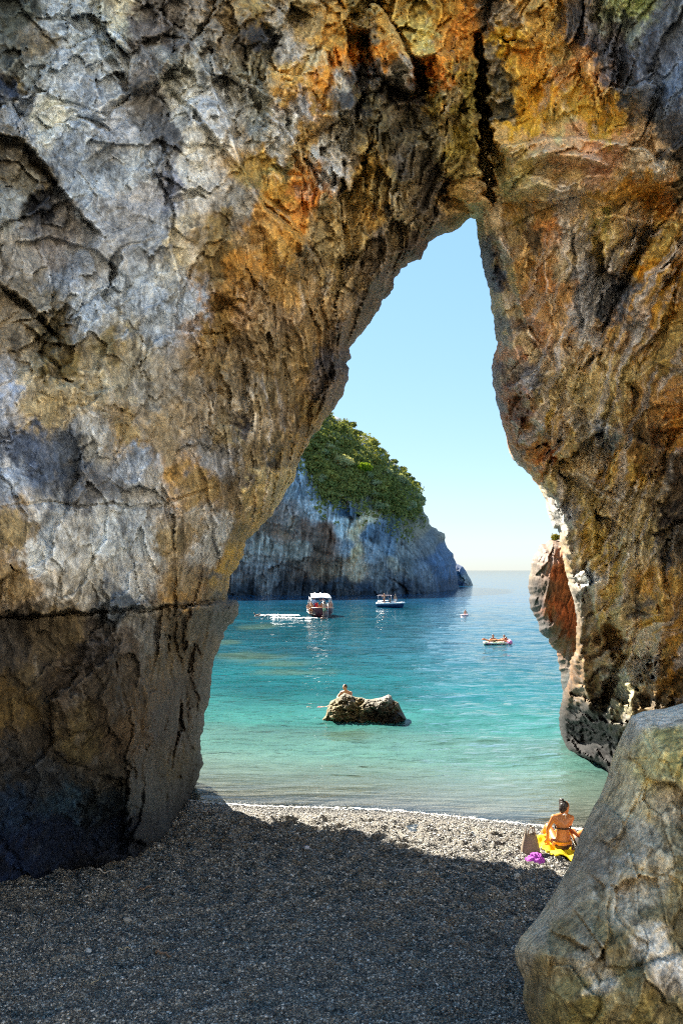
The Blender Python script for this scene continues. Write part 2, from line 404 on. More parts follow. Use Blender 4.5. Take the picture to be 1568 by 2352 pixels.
# stone colours (right foot darkened for shade) as they read in the photo's open shade
CCTRL = [
 (40,30,62,68,66),(30,120,70,74,72),(140,20,128,136,142),(100,110,86,80,66),(60,180,120,128,132),(20,215,34,44,62),(40,200,84,76,56),(150,150,146,156,166),(230,90,140,150,158),
 (260,40,150,148,132),(335,60,80,76,74),(330,180,84,80,76),(345,240,78,76,74),(280,170,134,138,140),(120,270,176,180,176),(60,260,120,128,138),(200,230,128,138,150),(160,340,118,128,140),(260,290,128,132,138),
 (240,370,100,106,112),(20,350,84,78,66),(60,400,96,92,80),(90,470,36,38,44),(30,470,108,112,112),(80,385,60,50,34),(150,520,110,106,102),(130,560,104,100,98),(60,600,118,116,112),(220,430,130,140,150),(250,520,120,124,130),
 (290,400,150,156,160),(310,470,124,126,130),(380,300,72,74,78),(400,180,136,136,128),(420,260,170,174,174),(450,330,180,178,170),(440,420,176,176,172),(470,250,150,154,158),(385,430,84,88,100),(360,540,112,118,126),
 (300,640,130,138,146),(400,560,146,138,118),(390,640,140,142,140),(350,720,126,136,148),(420,700,132,142,154),(160,640,120,126,134),(90,700,106,100,88),(30,760,104,94,78),(120,760,80,70,50),(200,720,134,142,150),(240,600,116,118,120),
 (250,780,108,98,72),(300,820,126,120,104),(130,840,92,76,46),(70,870,150,140,118),(20,900,120,132,152),(180,900,132,120,96),(100,950,140,126,98),(260,880,128,122,104),(340,900,112,110,104),(420,880,112,106,96),(390,1000,126,112,90),
 (60,1030,62,72,90),(120,1070,58,68,84),(170,1040,66,74,86),(200,1100,84,86,90),(20,1080,122,132,146),(230,1010,136,138,138),(310,1060,120,130,144),(280,1000,132,112,80),(410,1090,148,112,68),(360,1110,136,136,134),(470,1060,112,112,112),(460,1130,128,104,70),
 (40,1220,116,98,70),(30,1330,112,92,66),(100,1280,190,194,196),(120,1230,150,152,152),(180,1230,140,142,142),(200,1310,128,126,120),(150,1360,126,122,114),(250,1250,158,166,172),(300,1220,132,140,148),(340,1250,150,156,160),(320,1330,142,144,144),(290,1370,62,72,84),
 (390,1240,118,106,84),(440,1230,130,114,90),(420,1340,128,112,88),(415,1380,140,106,66),(460,1200,126,120,108),(480,1250,150,154,158),(500,1330,72,78,84),
 (100,1480,74,64,50),(30,1480,60,56,52),(150,1430,84,72,54),(60,1560,78,66,48),(20,1620,86,66,38),(150,1560,62,54,46),(230,1500,48,44,42),(260,1580,58,52,44),(330,1450,98,98,96),(300,1480,72,66,60),(400,1430,104,94,78),(450,1420,90,88,82),(510,1410,58,60,60),(380,1520,86,76,60),(450,1500,78,70,58),(430,1600,62,56,50),(350,1600,78,64,48),
 (100,1700,60,54,46),(180,1700,78,66,44),(260,1720,66,54,42),(320,1680,82,66,50),(400,1680,58,52,48),(450,1650,66,62,58),(420,1770,84,68,42),(340,1780,70,64,54),(250,1780,64,58,48),(100,1780,56,58,60),(30,1760,54,52,50),
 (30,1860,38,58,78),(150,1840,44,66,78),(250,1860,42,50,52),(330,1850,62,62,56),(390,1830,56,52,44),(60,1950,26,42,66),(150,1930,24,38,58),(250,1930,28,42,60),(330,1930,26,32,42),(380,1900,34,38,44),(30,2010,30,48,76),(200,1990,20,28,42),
 (600,40,120,96,56),(610,90,40,42,46),(640,60,120,120,116),(600,160,96,92,76),(670,100,150,148,142),(700,40,140,122,88),(690,160,160,126,74),(750,60,172,124,60),(730,130,150,136,106),(620,220,100,98,86),(680,200,176,132,72),(740,180,176,116,44),(740,240,140,100,48),(700,250,150,152,156),
 (610,290,132,136,134),(660,300,158,160,160),(600,360,150,116,60),(640,340,150,150,146),(620,400,110,98,60),(650,390,96,88,58),(690,330,176,148,102),(720,300,140,110,70),(740,330,150,148,140),(760,400,156,158,158),(710,400,176,120,60),(720,440,186,110,36),(700,470,176,108,44),(640,440,160,116,52),(680,520,178,122,54),(620,500,150,104,54),(750,480,134,120,92),
 (580,560,156,128,92),(540,480,116,112,104),(510,540,110,92,62),(490,600,104,84,54),(540,600,158,106,46),(590,610,148,102,50),(640,580,160,118,62),(520,680,132,92,48),(560,700,140,116,92),(500,740,118,88,50),(600,680,136,112,84),(650,650,154,116,70),(700,600,126,108,82),(760,560,132,114,82),
 (800,80,160,120,60),(810,130,188,112,26),(840,40,130,110,70),(860,90,84,74,56),(880,60,186,136,66),(900,90,204,160,96),(880,130,194,122,36),(930,150,132,126,112),(940,60,150,128,72),(980,80,154,138,84),(1010,40,150,104,36),(970,30,140,112,56),(1050,60,176,108,36),(1060,110,150,96,34),
 (830,180,60,58,56),(870,170,92,88,80),(820,240,50,50,50),(850,230,96,86,62),(800,210,128,122,110),(790,300,132,126,110),(900,210,64,58,48),(950,220,60,56,50),(1000,150,196,116,28),(1010,190,200,110,24),(1000,230,138,110,52),(1060,170,142,108,44),(1080,220,120,100,48),(1040,240,130,108,72),
 (830,320,100,84,58),(860,300,84,74,52),(900,300,74,68,54),(940,300,84,76,58),(980,300,92,82,62),(850,370,152,118,64),(880,400,110,96,68),(920,380,70,64,56),(960,380,78,70,56),(1000,330,104,92,66),(1040,330,130,106,50),(1080,320,124,102,52),(1060,380,128,104,58),(1000,420,74,66,56),(930,440,110,92,66),(910,470,128,110,80),(980,460,66,58,48),(1040,430,160,120,66),(1080,450,184,146,100),
 (830,440,138,114,72),(850,490,150,112,60),(800,520,140,116,78),(890,530,96,84,70),(930,520,140,122,94),(960,560,80,70,60),(860,600,104,90,72),(820,640,128,108,80),(780,620,134,112,76),(880,640,92,86,80),(840,700,88,80,70),(780,700,126,104,78),(740,680,136,110,78),(790,760,100,88,76),(720,760,128,102,70),(660,740,126,104,80),(600,770,116,96,70),(540,790,110,92,70),(500,830,120,96,64),
 (640,820,120,100,72),(700,830,122,98,66),(580,850,112,98,78),(530,870,126,112,90),(620,900,130,112,84),(570,930,170,158,138),(590,970,176,164,144),(560,960,66,62,62),(650,950,112,96,76),(700,920,128,100,62),(740,880,104,92,80),(760,850,72,70,74),(530,1000,120,108,84),(600,1030,130,112,84),(650,1030,124,108,80),(630,1060,52,48,44),(690,1000,140,110,68),(620,1090,190,176,138),(600,1130,184,168,126),(580,1160,160,140,100),(640,1100,176,160,120),(560,1100,96,88,78),(540,1150,110,96,76),(550,1220,104,90,62),(580,1200,140,112,68),(510,1080,120,120,122),(510,1200,150,154,158),(540,1270,140,112,60),(530,1300,170,130,54),(505,1340,120,96,50),
 (1140,40,92,84,72),(1170,90,160,118,44),(1160,110,198,150,40),(1200,60,150,112,60),(1240,70,190,144,76),(1150,180,60,58,46),(1160,260,52,52,44),(1140,150,84,78,66),(1200,160,192,140,54),(1220,130,200,136,50),(1250,120,186,136,64),(1200,240,186,134,36),(1240,220,160,112,34),(1230,290,150,112,30),(1180,290,176,132,40),(1290,140,110,88,52),(1300,180,150,104,62),(1350,150,160,112,70),(1340,200,170,122,56),(1290,270,146,120,66),(1330,250,172,130,48),(1380,250,164,122,48),(1360,290,150,110,34),(1300,290,140,132,100),(1410,290,150,118,48),
 (1330,60,60,58,58),(1380,120,52,52,56),(1440,40,62,66,62),(1450,20,84,90,52),(1440,130,58,62,70),(1500,100,50,54,62),(1540,60,54,58,64),(1500,200,66,72,82),(1550,200,62,72,86),(1450,220,40,42,44),(1500,280,46,48,50),(1550,300,40,40,42),(1530,380,40,38,36),(1560,420,60,54,40),
 (1160,330,176,144,96),(1240,320,190,148,108),(1330,315,190,146,112),(1420,320,178,140,106),(1480,330,160,136,108),(1200,370,160,134,84),(1280,360,160,122,90),(1380,350,140,104,82),(1180,410,112,100,64),(1240,400,150,136,110),(1300,410,180,152,108),(1360,400,140,110,90),(1450,390,140,126,104),(1420,430,150,104,42),(1480,420,164,114,52),(1380,450,160,116,52),(1240,450,190,164,120),(1300,450,120,114,106),(1180,460,150,128,90),(1510,410,180,164,140),(1530,440,130,92,56),(1460,470,150,104,34),(1500,470,146,98,36),
 (1120,490,170,148,116),(1170,480,150,112,54),(1150,520,120,102,74),(1200,510,120,100,60),(1240,490,126,90,50),(1260,530,168,108,60),(1230,560,80,64,46),(1300,520,136,130,122),(1330,560,118,114,108),(1370,490,186,156,112),(1440,500,190,160,118),(1380,530,110,104,62),(1420,530,176,144,100),(1380,560,150,124,72),(1440,560,90,80,62),(1410,600,84,76,62),(1340,640,104,104,106),(1360,680,92,92,94),(1330,720,128,128,130),(1300,620,122,108,84),
 (1110,600,60,64,72),(1130,640,54,60,72),(1150,600,120,104,82),(1180,620,146,112,68),(1200,640,110,88,56),(1170,700,150,134,106),(1230,620,160,122,74),(1260,640,176,116,70),(1240,700,164,124,80),(1280,680,160,116,72),(1210,690,130,96,62),(1250,680,190,164,134),(1280,740,150,116,80),(1240,750,104,76,56),(1290,790,124,104,82),(1210,760,96,74,56),(1160,760,84,84,84),(1190,790,160,140,108),(1150,800,110,104,96),(1340,780,130,126,118),(1330,800,190,160,120),
 (1390,720,62,64,68),(1430,680,60,62,66),(1480,600,176,120,30),(1520,560,140,110,58),(1550,600,160,110,30),(1490,680,160,112,34),(1540,680,130,92,42),(1460,760,70,66,60),(1480,740,150,100,40),(1540,760,128,100,56),(1520,830,112,88,48),(1560,820,110,84,50),(1420,780,110,84,60),(1410,760,150,112,64),
 (1145,815,180,120,86),(1140,870,84,74,76),(1150,930,70,66,70),(1170,860,110,100,90),(1190,910,104,64,44),(1180,960,96,58,44),(1220,900,150,138,110),(1200,870,90,92,100),(1210,980,134,92,48),(1200,1020,112,72,44),(1240,1060,160,92,44),(1230,1030,150,96,48),(1190,1050,84,66,56),(1260,940,196,160,92),(1280,980,200,152,64),(1300,920,140,126,100),(1300,960,150,140,124),(1320,890,146,128,92),(1250,1000,90,82,70),(1260,1090,120,104,72),(1270,1160,88,82,76),
 (1360,880,170,146,104),(1400,900,152,132,92),(1440,860,132,112,74),(1400,960,130,114,80),(1370,1010,70,76,84),(1390,1040,84,88,90),(1340,1010,120,112,96),(1430,950,150,116,70),(1480,920,104,76,44),(1540,900,140,98,58),(1520,960,134,96,56),(1550,1000,130,84,30),(1450,1020,110,82,48),(1490,1060,84,64,44),(1500,1000,80,58,38),(1550,1080,54,44,36),(1460,1090,150,116,60),(1420,1070,176,134,70),
 (1290,1060,176,152,108),(1330,1080,150,140,120),(1360,1110,196,180,150),(1420,1140,200,184,156),(1300,1130,120,106,76),(1340,1150,128,112,76),(1400,1180,196,172,128),(1450,1160,120,106,80),(1500,1150,100,84,60),(1550,1180,46,40,36),(1540,1240,60,52,42),(1490,1230,140,120,82),(1430,1230,200,186,150),(1380,1230,184,154,92),(1340,1220,180,144,70),(1310,1230,120,110,84),(1300,1190,96,96,96),
 (1320,1300,150,134,100),(1345,1320,170,178,186),(1330,1380,96,96,94),(1380,1300,186,154,90),(1420,1300,170,138,74),(1460,1290,190,174,140),(1400,1370,180,150,90),(1440,1370,110,100,80),(1460,1400,60,58,56),(1430,1420,176,160,124),(1380,1420,160,132,76),(1350,1440,100,96,86),(1490,1350,140,106,56),(1530,1330,120,88,44),(1560,1400,96,68,34),(1540,1450,110,78,34),(1500,1450,150,110,46),(1330,1480,130,106,72),(1360,1500,110,86,58),(1400,1480,120,92,56),(1440,1500,150,136,110),(1480,1520,96,78,52),
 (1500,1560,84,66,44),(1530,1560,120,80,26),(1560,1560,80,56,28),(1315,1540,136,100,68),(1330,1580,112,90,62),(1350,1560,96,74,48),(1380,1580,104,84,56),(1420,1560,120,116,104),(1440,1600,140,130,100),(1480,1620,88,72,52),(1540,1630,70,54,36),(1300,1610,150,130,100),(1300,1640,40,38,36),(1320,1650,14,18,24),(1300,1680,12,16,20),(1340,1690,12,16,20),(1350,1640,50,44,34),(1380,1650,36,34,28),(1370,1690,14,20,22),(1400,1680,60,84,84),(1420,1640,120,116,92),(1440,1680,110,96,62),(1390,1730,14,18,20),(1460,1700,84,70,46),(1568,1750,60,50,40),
]
# carved joints: polyline (photo px), half width px, depth m
CRACKS = [
 ([(1100,85),(1106,160),(1104,230),(1112,300),(1112,360),(1120,410),(1128,470)],10,1.6),
 ([(1128,330),(1140,365),(1152,400)],9,0.7),
 ([(-60,1420),(0,1418),(120,1412),(250,1404),(350,1396),(430,1391),(500,1380),(524,1379)],4,0.45),
 ([(0,1165),(100,1150),(200,1165),(260,1155),(300,1165),(380,1160),(450,1130),(490,1120)],3,0.10),
 ([(245,1160),(238,1240),(200,1310),(165,1410)],2.5,0.10),
 ([(210,1340),(225,1370),(222,1405)],3,0.10),
 ([(62,345),(80,380),(110,400),(138,430)],5,0.25),
 ([(138,430),(170,470),(190,500),(215,530),(245,545)],2.0,0.09),
 ([(60,490),(85,462),(115,440)],9,0.30),
 ([(186,0),(205,35),(225,90),(236,135),(238,170)],2.5,0.10),
 ([(245,165),(280,200),(300,215)],2,0.08),
 ([(180,265),(220,285),(255,305)],4,0.12),
 ([(372,320),(385,380),(392,430),(380,470)],5,0.18),
 ([(375,195),(400,160),(400,60)],5,0.16),
 ([(480,100),(500,130),(515,170),(530,260)],6,0.20),
 ([(0,655),(40,690),(75,715),(100,745),(150,790)],5,0.22),
 ([(95,814),(125,850),(135,868),(165,875)],9,0.35),
 ([(395,460),(450,445),(475,455)],5,0.15),
 ([(835,80),(838,140),(825,200),(822,290)],9,0.55),
 ([(905,60),(930,110),(965,170),(978,210)],6,0.35),
 ([(962,150),(970,200),(985,205)],14,0.6),
 ([(900,200),(915,220),(960,225)],9,0.35),
 ([(860,290),(850,340),(828,372)],6,0.30),
 ([(850,140),(880,180)],5,0.25),
 ([(940,240),(965,300),(990,340)],5,0.22),
 ([(640,270),(668,290)],4,0.15),
 ([(755,120),(765,170),(740,250)],4,0.18),
 ([(605,60),(630,90),(610,140)],10,0.30),
 ([(1568,455),(1540,490),(1500,545),(1460,600),(1420,690),(1395,745),(1375,800),(1340,850)],4,0.28),
 ([(1430,560),(1475,540),(1500,530)],10,0.35),
 ([(1555,640),(1545,700),(1520,760),(1480,810),(1450,900)],3,0.14),
 ([(1440,880),(1462,900),(1455,950)],4,0.2),
 ([(1085,480),(1060,470),(1030,470),(1010,440)],8,0.30),
 ([(1140,560),(1145,620),(1160,660)],7,0.25),
 ([(1215,600),(1218,640)],5,0.18),
 ([(1316,870),(1330,820),(1350,790)],5,0.18),
 ([(1330,1485),(1345,1465),(1340,1500)],6,0.2),
 ([(1395,1440),(1405,1465),(1420,1495),(1430,1500)],13,0.7),
 ([(1427,1500),(1415,1540),(1396,1580),(1388,1630)],8,0.6),
 ([(1470,1285),(1465,1350),(1470,1440)],7,0.25),
 ([(1430,1500),(1455,1470),(1465,1430)],3,0.15),
 ([(236,1392),(245,1440),(262,1480),(225,1520),(180,1560),(165,1600)],7,0.18),
 ([(330,1420),(325,1440),(330,1455)],4,0.10),
 ([(195,1890),(215,1830)],14,0.2),
 ([(555,950),(565,985)],9,0.2),
 ([(640,1035),(628,1070),(610,1095)],9,0.25),
 ([(1172,960),(1180,940),(1195,900)],6,0.2),
 ([(1255,960),(1262,1010)],5,0.15),
 ([(1255,990),(1262,1020)],5,0.2),
 ([(880,720),(850,760)],3,0.1),
 ([(560,400),(610,470),(660,520),(705,560),(740,610)],4,0.16),
 ([(500,700),(520,790),(510,830)],4,0.12),
]
# ledges: polyline, rise m on the right-hand side when walking along it (photo px, y down), reach px
LEDGES = [
 ([(-20,300),(40,315),(80,345),(138,430),(190,500),(245,545)],-0.35,160),
 ([(400,40),(470,150),(520,260),(560,390),(610,470),(700,555),(745,620)],0.30,170),
 ([(600,250),(650,290),(700,350),(725,420)],0.18,80),
 ([(0,650),(60,690),(110,745),(150,800)],-0.25,110),
 ([(1128,345),(1180,330),(1250,318),(1330,313),(1420,325),(1490,345),(1550,440)],0.40,150),
 ([(1130,420),(1220,400),(1300,425),(1350,400),(1400,400)],0.15,70),
 ([(1140,470),(1230,460),(1300,470),(1310,430)],-0.22,90),
 ([(1360,495),(1430,490),(1490,510)],0.20,50),
 ([(1568,455),(1500,545),(1420,690),(1375,800)],-0.35,110),
 ([(1120,500),(1180,600),(1200,700),(1215,760),(1260,820),(1300,880)],0.22,70),
 ([(1310,500),(1320,600),(1330,700),(1345,780)],-0.20,70),
 ([(1240,1000),(1290,1050),(1340,1100),(1440,1150)],-0.25,60),
 ([(1345,1280),(1350,1350),(1370,1420),(1380,1490)],-0.25,60),
 ([(900,90),(960,190),(975,215)],0.30,60),
 ([(1000,120),(1010,200),(1000,250)],-0.28,60),
 ([(760,330),(770,430),(770,480)],0.18,50),
 ([(-40,1418),(120,1412),(250,1404),(350,1396),(430,1391)],-0.28,200), ([(380,1394),(430,1391),(500,1380),(560,1379)],0.22,60),
 ([(500,640),(480,760),(500,900),(490,1010),(520,1150),(510,1280)],0.16,90),
 ([(180,265),(240,300),(262,330)],0.18,60),
 ([(250,120),(290,170),(300,215)],-0.14,50),
 ([(849,60),(852,122),(884,179),(923,221)],-0.34,70), ([(897,50),(942,134),(964,198),(935,222)],0.34,70),
 ([(964,141),(980,179),(987,224),(1012,282)],-0.30,60), ([(1045,110),(1038,180),(1035,256),(1015,285)],0.26,60),
 ([(564,410),(616,458),(670,512),(718,570)],0.16,60), ([(817,150),(819,208),(811,288)],0.26,60), ([(783,250),(785,298),(790,429)],0.18,60),
 ([(298,40),(346,134),(374,192)],0.16,80), ([(381,190),(448,256),(499,320),(560,400)],-0.16,70), ([(189,-10),(221,64),(237,128),(275,186),(300,230)],0.14,90),
 ([(1559,443),(1508,513),(1450,619),(1412,705),(1373,795),(1348,852)],-0.22,80), ([(1309,480),(1313,571),(1322,635),(1332,731),(1319,811)],0.20,70),
 ([(640,870),(600,960),(560,1060),(530,1130)],0.16,60), ([(750,620),(700,720),(660,800),(640,870)],0.14,70), ([(880,520),(900,580),(960,560),(1010,480)],0.22,60),
 ([(60,690),(130,780),(150,870),(200,905),(270,890)],0.16,80), ([(20,560),(120,545),(220,575),(300,640)],-0.12,100), ([(400,470),(390,560),(420,640),(400,760)],0.14,90),
 ([(1500,480),(1568,520)],0.2,60), ([(1440,880),(1500,830),(1568,800)],0.2,70), ([(1380,960),(1440,1000),(1520,1030),(1568,1020)],0.22,80),
]
# rounded folds and drip ridges: polyline, height m, half width px
RIDGES = [
 ([(1124,504),(1156,555),(1175,603),(1194,683),(1204,724),(1233,769),(1277,852)],.16,9), ([(1140,640),(1160,720),(1180,800),(1200,850)],.12,10),
 ([(1240,540),(1250,620),(1262,700),(1275,760)],.10,9), ([(1284,1064),(1329,1094),(1384,1139),(1449,1164)],.24,9), ([(1200,880),(1225,950),(1264,1010),(1284,1064)],.20,10),
 ([(1349,1134),(1359,1234),(1369,1359),(1365,1420)],.22,13), ([(1419,1190),(1439,1284),(1424,1409),(1412,1450)],.24,14), ([(1469,1190),(1474,1309),(1468,1400)],.16,10), ([(1499,1240),(1524,1409),(1520,1500)],.18,12),
 ([(1310,1120),(1318,1220),(1335,1320),(1345,1420)],.18,10), ([(1385,1180),(1395,1290),(1395,1380)],.16,9), ([(1540,1180),(1550,1300),(1545,1450)],.2,14), ([(1290,1150),(1300,1220),(1312,1300)],.14,8),
 ([(1340,880),(1350,960),(1375,1050)],.16,12), ([(1400,860),(1420,950),(1440,1040)],.14,12), ([(1300,880),(1310,960),(1330,1050)],.14,10), ([(1470,900),(1490,1000),(1500,1080)],.15,12),
 ([(1340,1500),(1345,1580),(1360,1660)],.16,10), ([(1440,1520),(1450,1600),(1445,1680)],.18,14), ([(1500,1500),(1510,1580),(1500,1680)],.16,12),
 ([(600,880),(565,960),(545,1050)],.12,8), ([(645,1010),(590,1090),(545,1154)],.18,9), ([(668,1070),(610,1140),(560,1190)],.15,8), ([(690,970),(630,1060),(585,1120)],.12,8), ([(720,900),(660,990),(620,1050)],.14,9),
 ([(540,800),(520,880),(515,960)],.12,10), ([(780,800),(730,880),(690,950)],.14,10), ([(850,640),(800,720),(760,790)],.14,12), ([(930,560),(880,610),(840,670)],.14,10),
 ([(420,180),(450,300),(470,400)],.12,16), ([(340,240),(350,340),(340,420)],.10,14), ([(560,30),(570,120),(575,220)],.12,12), ([(660,60),(665,160),(690,260)],.12,12), ([(700,180),(720,280),(735,350)],.14,12), ([(760,60),(770,160),(778,260)],.12,12),
 ([(620,230),(625,330),(650,400)],.12,14), ([(590,500),(640,560),(660,640)],.14,14), ([(520,520),(540,600),(590,680)],.12,14), ([(830,340),(850,430),(890,500)],.16,14), ([(1000,280),(1010,360),(1040,430)],.14,12), ([(1070,130),(1075,240),(1085,350)],.14,12),
 ([(1180,110),(1190,190),(1170,270)],.14,14), ([(1260,120),(1270,200),(1260,290)],.12,14), ([(1350,130),(1360,220),(1380,290)],.14,14), ([(1440,60),(1460,160),(1480,280)],.14,16), ([(1180,375),(1260,350),(1340,362),(1430,385)],.14,12), ([(1160,440),(1240,425),(1300,440)],.10,9),
]

def axis_grid(a0, a1, step, lo, hi):
    fine = np.arange(a0, a1 + step, step)
    left, right = [], []
    s, x = step, a0
    while x > lo:
        s *= 1.12; x -= s; left.append(x)
    s, x = step, fine[-1]
    while x < hi:
        s *= 1.12; x += s; right.append(x)
    return np.concatenate([left[::-1], fine, right])

def idw_colour(px, py, table, wx, wy, power=5.0, soft=9.0):
    num = np.zeros(px.shape + (3,)); den = np.zeros(px.shape)
    qx, qy = px + wx, py + wy
    for (x, y, r, g, b) in table:
        w = 1.0 / ((qx - x) ** 2 + (qy - y) ** 2 + soft ** 2) ** (power / 2)
        num += w[..., None] * srgb((r, g, b)); den += w
    return num / den[..., None]

ALB_GAIN = np.array([1.95, 2.0, 2.02])

def rock_colour_noise(X, Z, Y, base, seed=0, k=1.0):
    """mottling, pale crusts, stains and dark lichen that belong to the stone"""
    u, v = X + 0.35 * Y, Z + 0.25 * Y
    m = fbm(u * 2.4 * k, v * 1.7 * k, Y * 2 * k, 4, seed + 5)
    lum0 = base.mean(-1, keepdims=True)
    sat0 = np.clip((base[..., 0:1] - base[..., 2:3]) / (lum0 + 1e-4) - 0.5, 0, 1)
    base = base * (1 + sat0 * np.array([-0.10, 0.055, -0.02]))
    base = lum0 + (base - lum0) * 0.96
    c = base * (1 + 0.55 * m)[..., None]
    m2 = fbm(u * 9 * k, v * 6 * k, Y * 8 * k, 4, seed + 31, 0.62)
    c = c * (1 + 0.75 * m2)[..., None]
    pale = sstep(0.16, 0.42, fbm(u * 3.6 * k + 3, v * 2.0 * k, Y * 3 * k, 4, seed + 51, 0.6))
    lum = c.mean(-1, keepdims=True)
    c = c + pale[..., None] * 0.7 * (lum * np.array([1.25, 1.2, 1.1]) + 0.02 - c * 0.55)
    dark = sstep(0.12, 0.34, fbm(u * 5.2 * k, v * 2.6 * k + 9, Y * 4 * k, 4, seed + 71, 0.6))
    c = c * (1 - 0.55 * dark)[..., None]
    warm = sstep(0.05, 0.35, fbm(u * 2.9 * k + 20, v * 2.2 * k, Y * 3 * k, 4, seed + 91, 0.6))
    sat = (c[..., 0:1] - c[..., 2:3]) / (c.mean(-1, keepdims=True) + 1e-4)
    c = np.where(sat > 0.25, c * (1 + warm[..., None] * np.array([0.10, 0.03, -0.12])), c * (1 + warm[..., None] * np.array([0.04, 0.01, -0.04])))
    c = np.clip(c, 0.008, None)
    mx = c.max(-1, keepdims=True)
    return c * np.where(mx > 0.5, 0.5 + 0.3 * np.tanh((mx - 0.5) / 0.3), mx) / mx

def build_arch():
    step = 3.0
    gx = axis_grid(-12, 1580, step, -900, 2500)
    gy = axis_grid(-12, 2085, step, -620, 2450)
    PX, PY = np.meshgrid(gx, gy)
    nx, ny = len(gx), len(gy)
    px, py = PX.ravel(), PY.ravel()
    hole = inside(px, py, OPENING)
    rock = ~hole
    idx = np.arange(nx * ny).reshape(ny, nx)
    quads = np.stack([idx[:-1, :-1], idx[1:, :-1], idx[1:, 1:], idx[:-1, 1:]], -1).reshape(-1, 4)
    keep = rock[quads].all(1)
    quads_k = quads[keep]
    # border edges next to the hole
    e = np.concatenate([quads_k[:, [0, 1]], quads_k[:, [1, 2]], quads_k[:, [2, 3]], quads_k[:, [3, 0]]])
    key = np.sort(e, 1); key = key[:, 0] * (nx * ny) + key[:, 1]
    uq, first, cnt = np.unique(key, return_index=True, return_counts=True)
    be = e[first[cnt == 1]]
    gxr, gyr = be % nx, be // nx
    outer = ((gxr == 0).all(1) | (gxr == nx - 1).all(1) | (gyr == 0).all(1) | (gyr == ny - 1).all(1))
    be = be[~outer]
    bset = np.unique(be)
    d, _, _, qx, qy = seg_dist(px[bset], py[bset], OPENING, True)
    near = d < 40
    px[bset[near]] = qx[near]; py[bset[near]] = qy[near]
    used = np.unique(quads_k)
    remap = -np.ones(nx * ny, int); remap[used] = np.arange(len(used))
    px, py = px[used], py[used]
    faces = remap[quads_k]
    be = remap[be]; bset = np.unique(be)
    dist, _, _, nqx, nqy = seg_dist(px, py, LEFT_RIM + RIGHT_RIM)
    Y = np.exp(rbf([(a, b) for a, b, c in YCTRL], [math.log(c) for a, b, c in YCTRL], px, py))
    Y = np.clip(Y, 4.5, 26)
    # the face curls back towards the rim of the opening
    t = np.clip(dist / (46.0 - 28.0 * sstep(1180, 1280, px) * sstep(1150, 1250, py)), 0, 1)
    Y = Y + 1.5 * (1 - np.sqrt(np.clip(1 - (1 - t) ** 2, 0, 1))) * np.clip(Y / 14, 0.6, 1.4)
    X0 = (px - CX) / F * Y; Z0 = H + (HY - py) / F * Y
    # ---- relief, in metres towards the camera
    wu = 0.42 * fbm(X0 * 0.9, Z0 * 0.9, Y * .8, 5, 3, 0.6); wv = 0.42 * fbm(X0 * 0.9 + 7, Z0 * 0.9, Y * .8, 5, 4, 0.6)
    kr = 1 - sstep(1020, 1250, px)
    u = X0 + 0.45 * kr * (Y - 12) + wu; v = Z0 + 0.30 * kr * (Y - 12) + wv
    def rot(a, su, sv):
        c, s = math.cos(a), math.sin(a)
        return (c * u - s * v) / su, (s * u + c * v) / sv
    # weights of the fabric directions: backslash on the left top, slash under the arch, upright on the right
    wA = sstep(760, 420, px) * sstep(1250, 600, py)
    wB = np.exp(-((px - 620) / 150) ** 2 - ((py - 1000) / 330) ** 2) * 1.6
    wC = sstep(900, 1200, px) * 1.0
    wD = np.exp(-((px - 1330) / 230) ** 2 - ((py - 400) / 90) ** 2) * 2.0
    wE = sstep(900, 1300, py) * sstep(640, 480, px) * 1.2
    wF = np.exp(-((px - 860) / 190) ** 2 - ((py - 300) / 360) ** 2) * 1.4
    W = wA + wB + wC + wD + wE + wF + 1e-3
    W = [w / W for w in (wA, wB, wC, wD, wE, wF)]
    angs = [R(28), R(-30), R(8), R(84), R(-12), R(16)]
    big = np.zeros(px.shape); mid = np.zeros(px.shape); flute = np.zeros(px.shape); strk = np.zeros(px.shape)
    for i, (w, a) in enumerate(zip(W, angs)):
        m = w > 0.001
        if not m.any(): continue
        su = [0.75, 0.6, 0.55, 0.45, 0.9, 0.55][i]
        uu, vv = rot(a, su, su * [1.9, 2.8, 2.4, 2.6, 1.5, 2.0][i])
        h1, e1, _ = facets(uu[m], vv[m], 100 + i, 0.9)
        uu2, vv2 = rot(a * 0.8 + 0.15, su * 0.33, su * [0.62, 1.1, 0.85, 0.9, 0.6, 0.7][i])
        h2, e2, _ = facets(uu2[m], vv2[m], 200 + i, 1.0)
        uu3, vv3 = rot(a, 0.055, 0.36)
        fl = perlin(uu3[m], vv3[m], Y[m] * 0.5, 300 + i) + 0.6 * perlin(uu3[m] * 2.3, vv3[m] * 2, Y[m], 310 + i)
        big[m] += w[m] * (h1 - 0.10 * np.exp(-(e1 / 0.05) ** 2))
        mid[m] += w[m] * (h2 - 0.06 * np.exp(-(e2 / 0.07) ** 2))
        flute[m] += w[m] * fl * (1 + 1.8 * (i == 2) + 0.8 * (i == 1))
        strk[m] += w[m] * (perlin(uu3[m] * 1.3 + 5, vv3[m] * 0.9, Y[m], 320 + i) + .8 * perlin(uu3[m] * 3.1, vv3[m] * 2.2, Y[m], 330 + i) + .6 * perlin(uu3[m] * 6.5, vv3[m] * 5, Y[m], 340 + i))
    amp = np.ones(px.shape)
    amp *= 1 - 0.62 * np.exp(-((px - 260) / 260) ** 2 - ((py - 1270) / 120) ** 2)       # smooth blocks at the left
    amp *= 1 - 0.35 * np.exp(-((px - 180) / 190) ** 2 - ((py - 480) / 200) ** 2)
    amp *= 1 + 0.55 * np.exp(-((px - 900) / 200) ** 2 - ((py - 220) / 260) ** 2)
    amp *= 1 - 0.3 * sstep(1450, 1600, py) * sstep(600, 500, px)
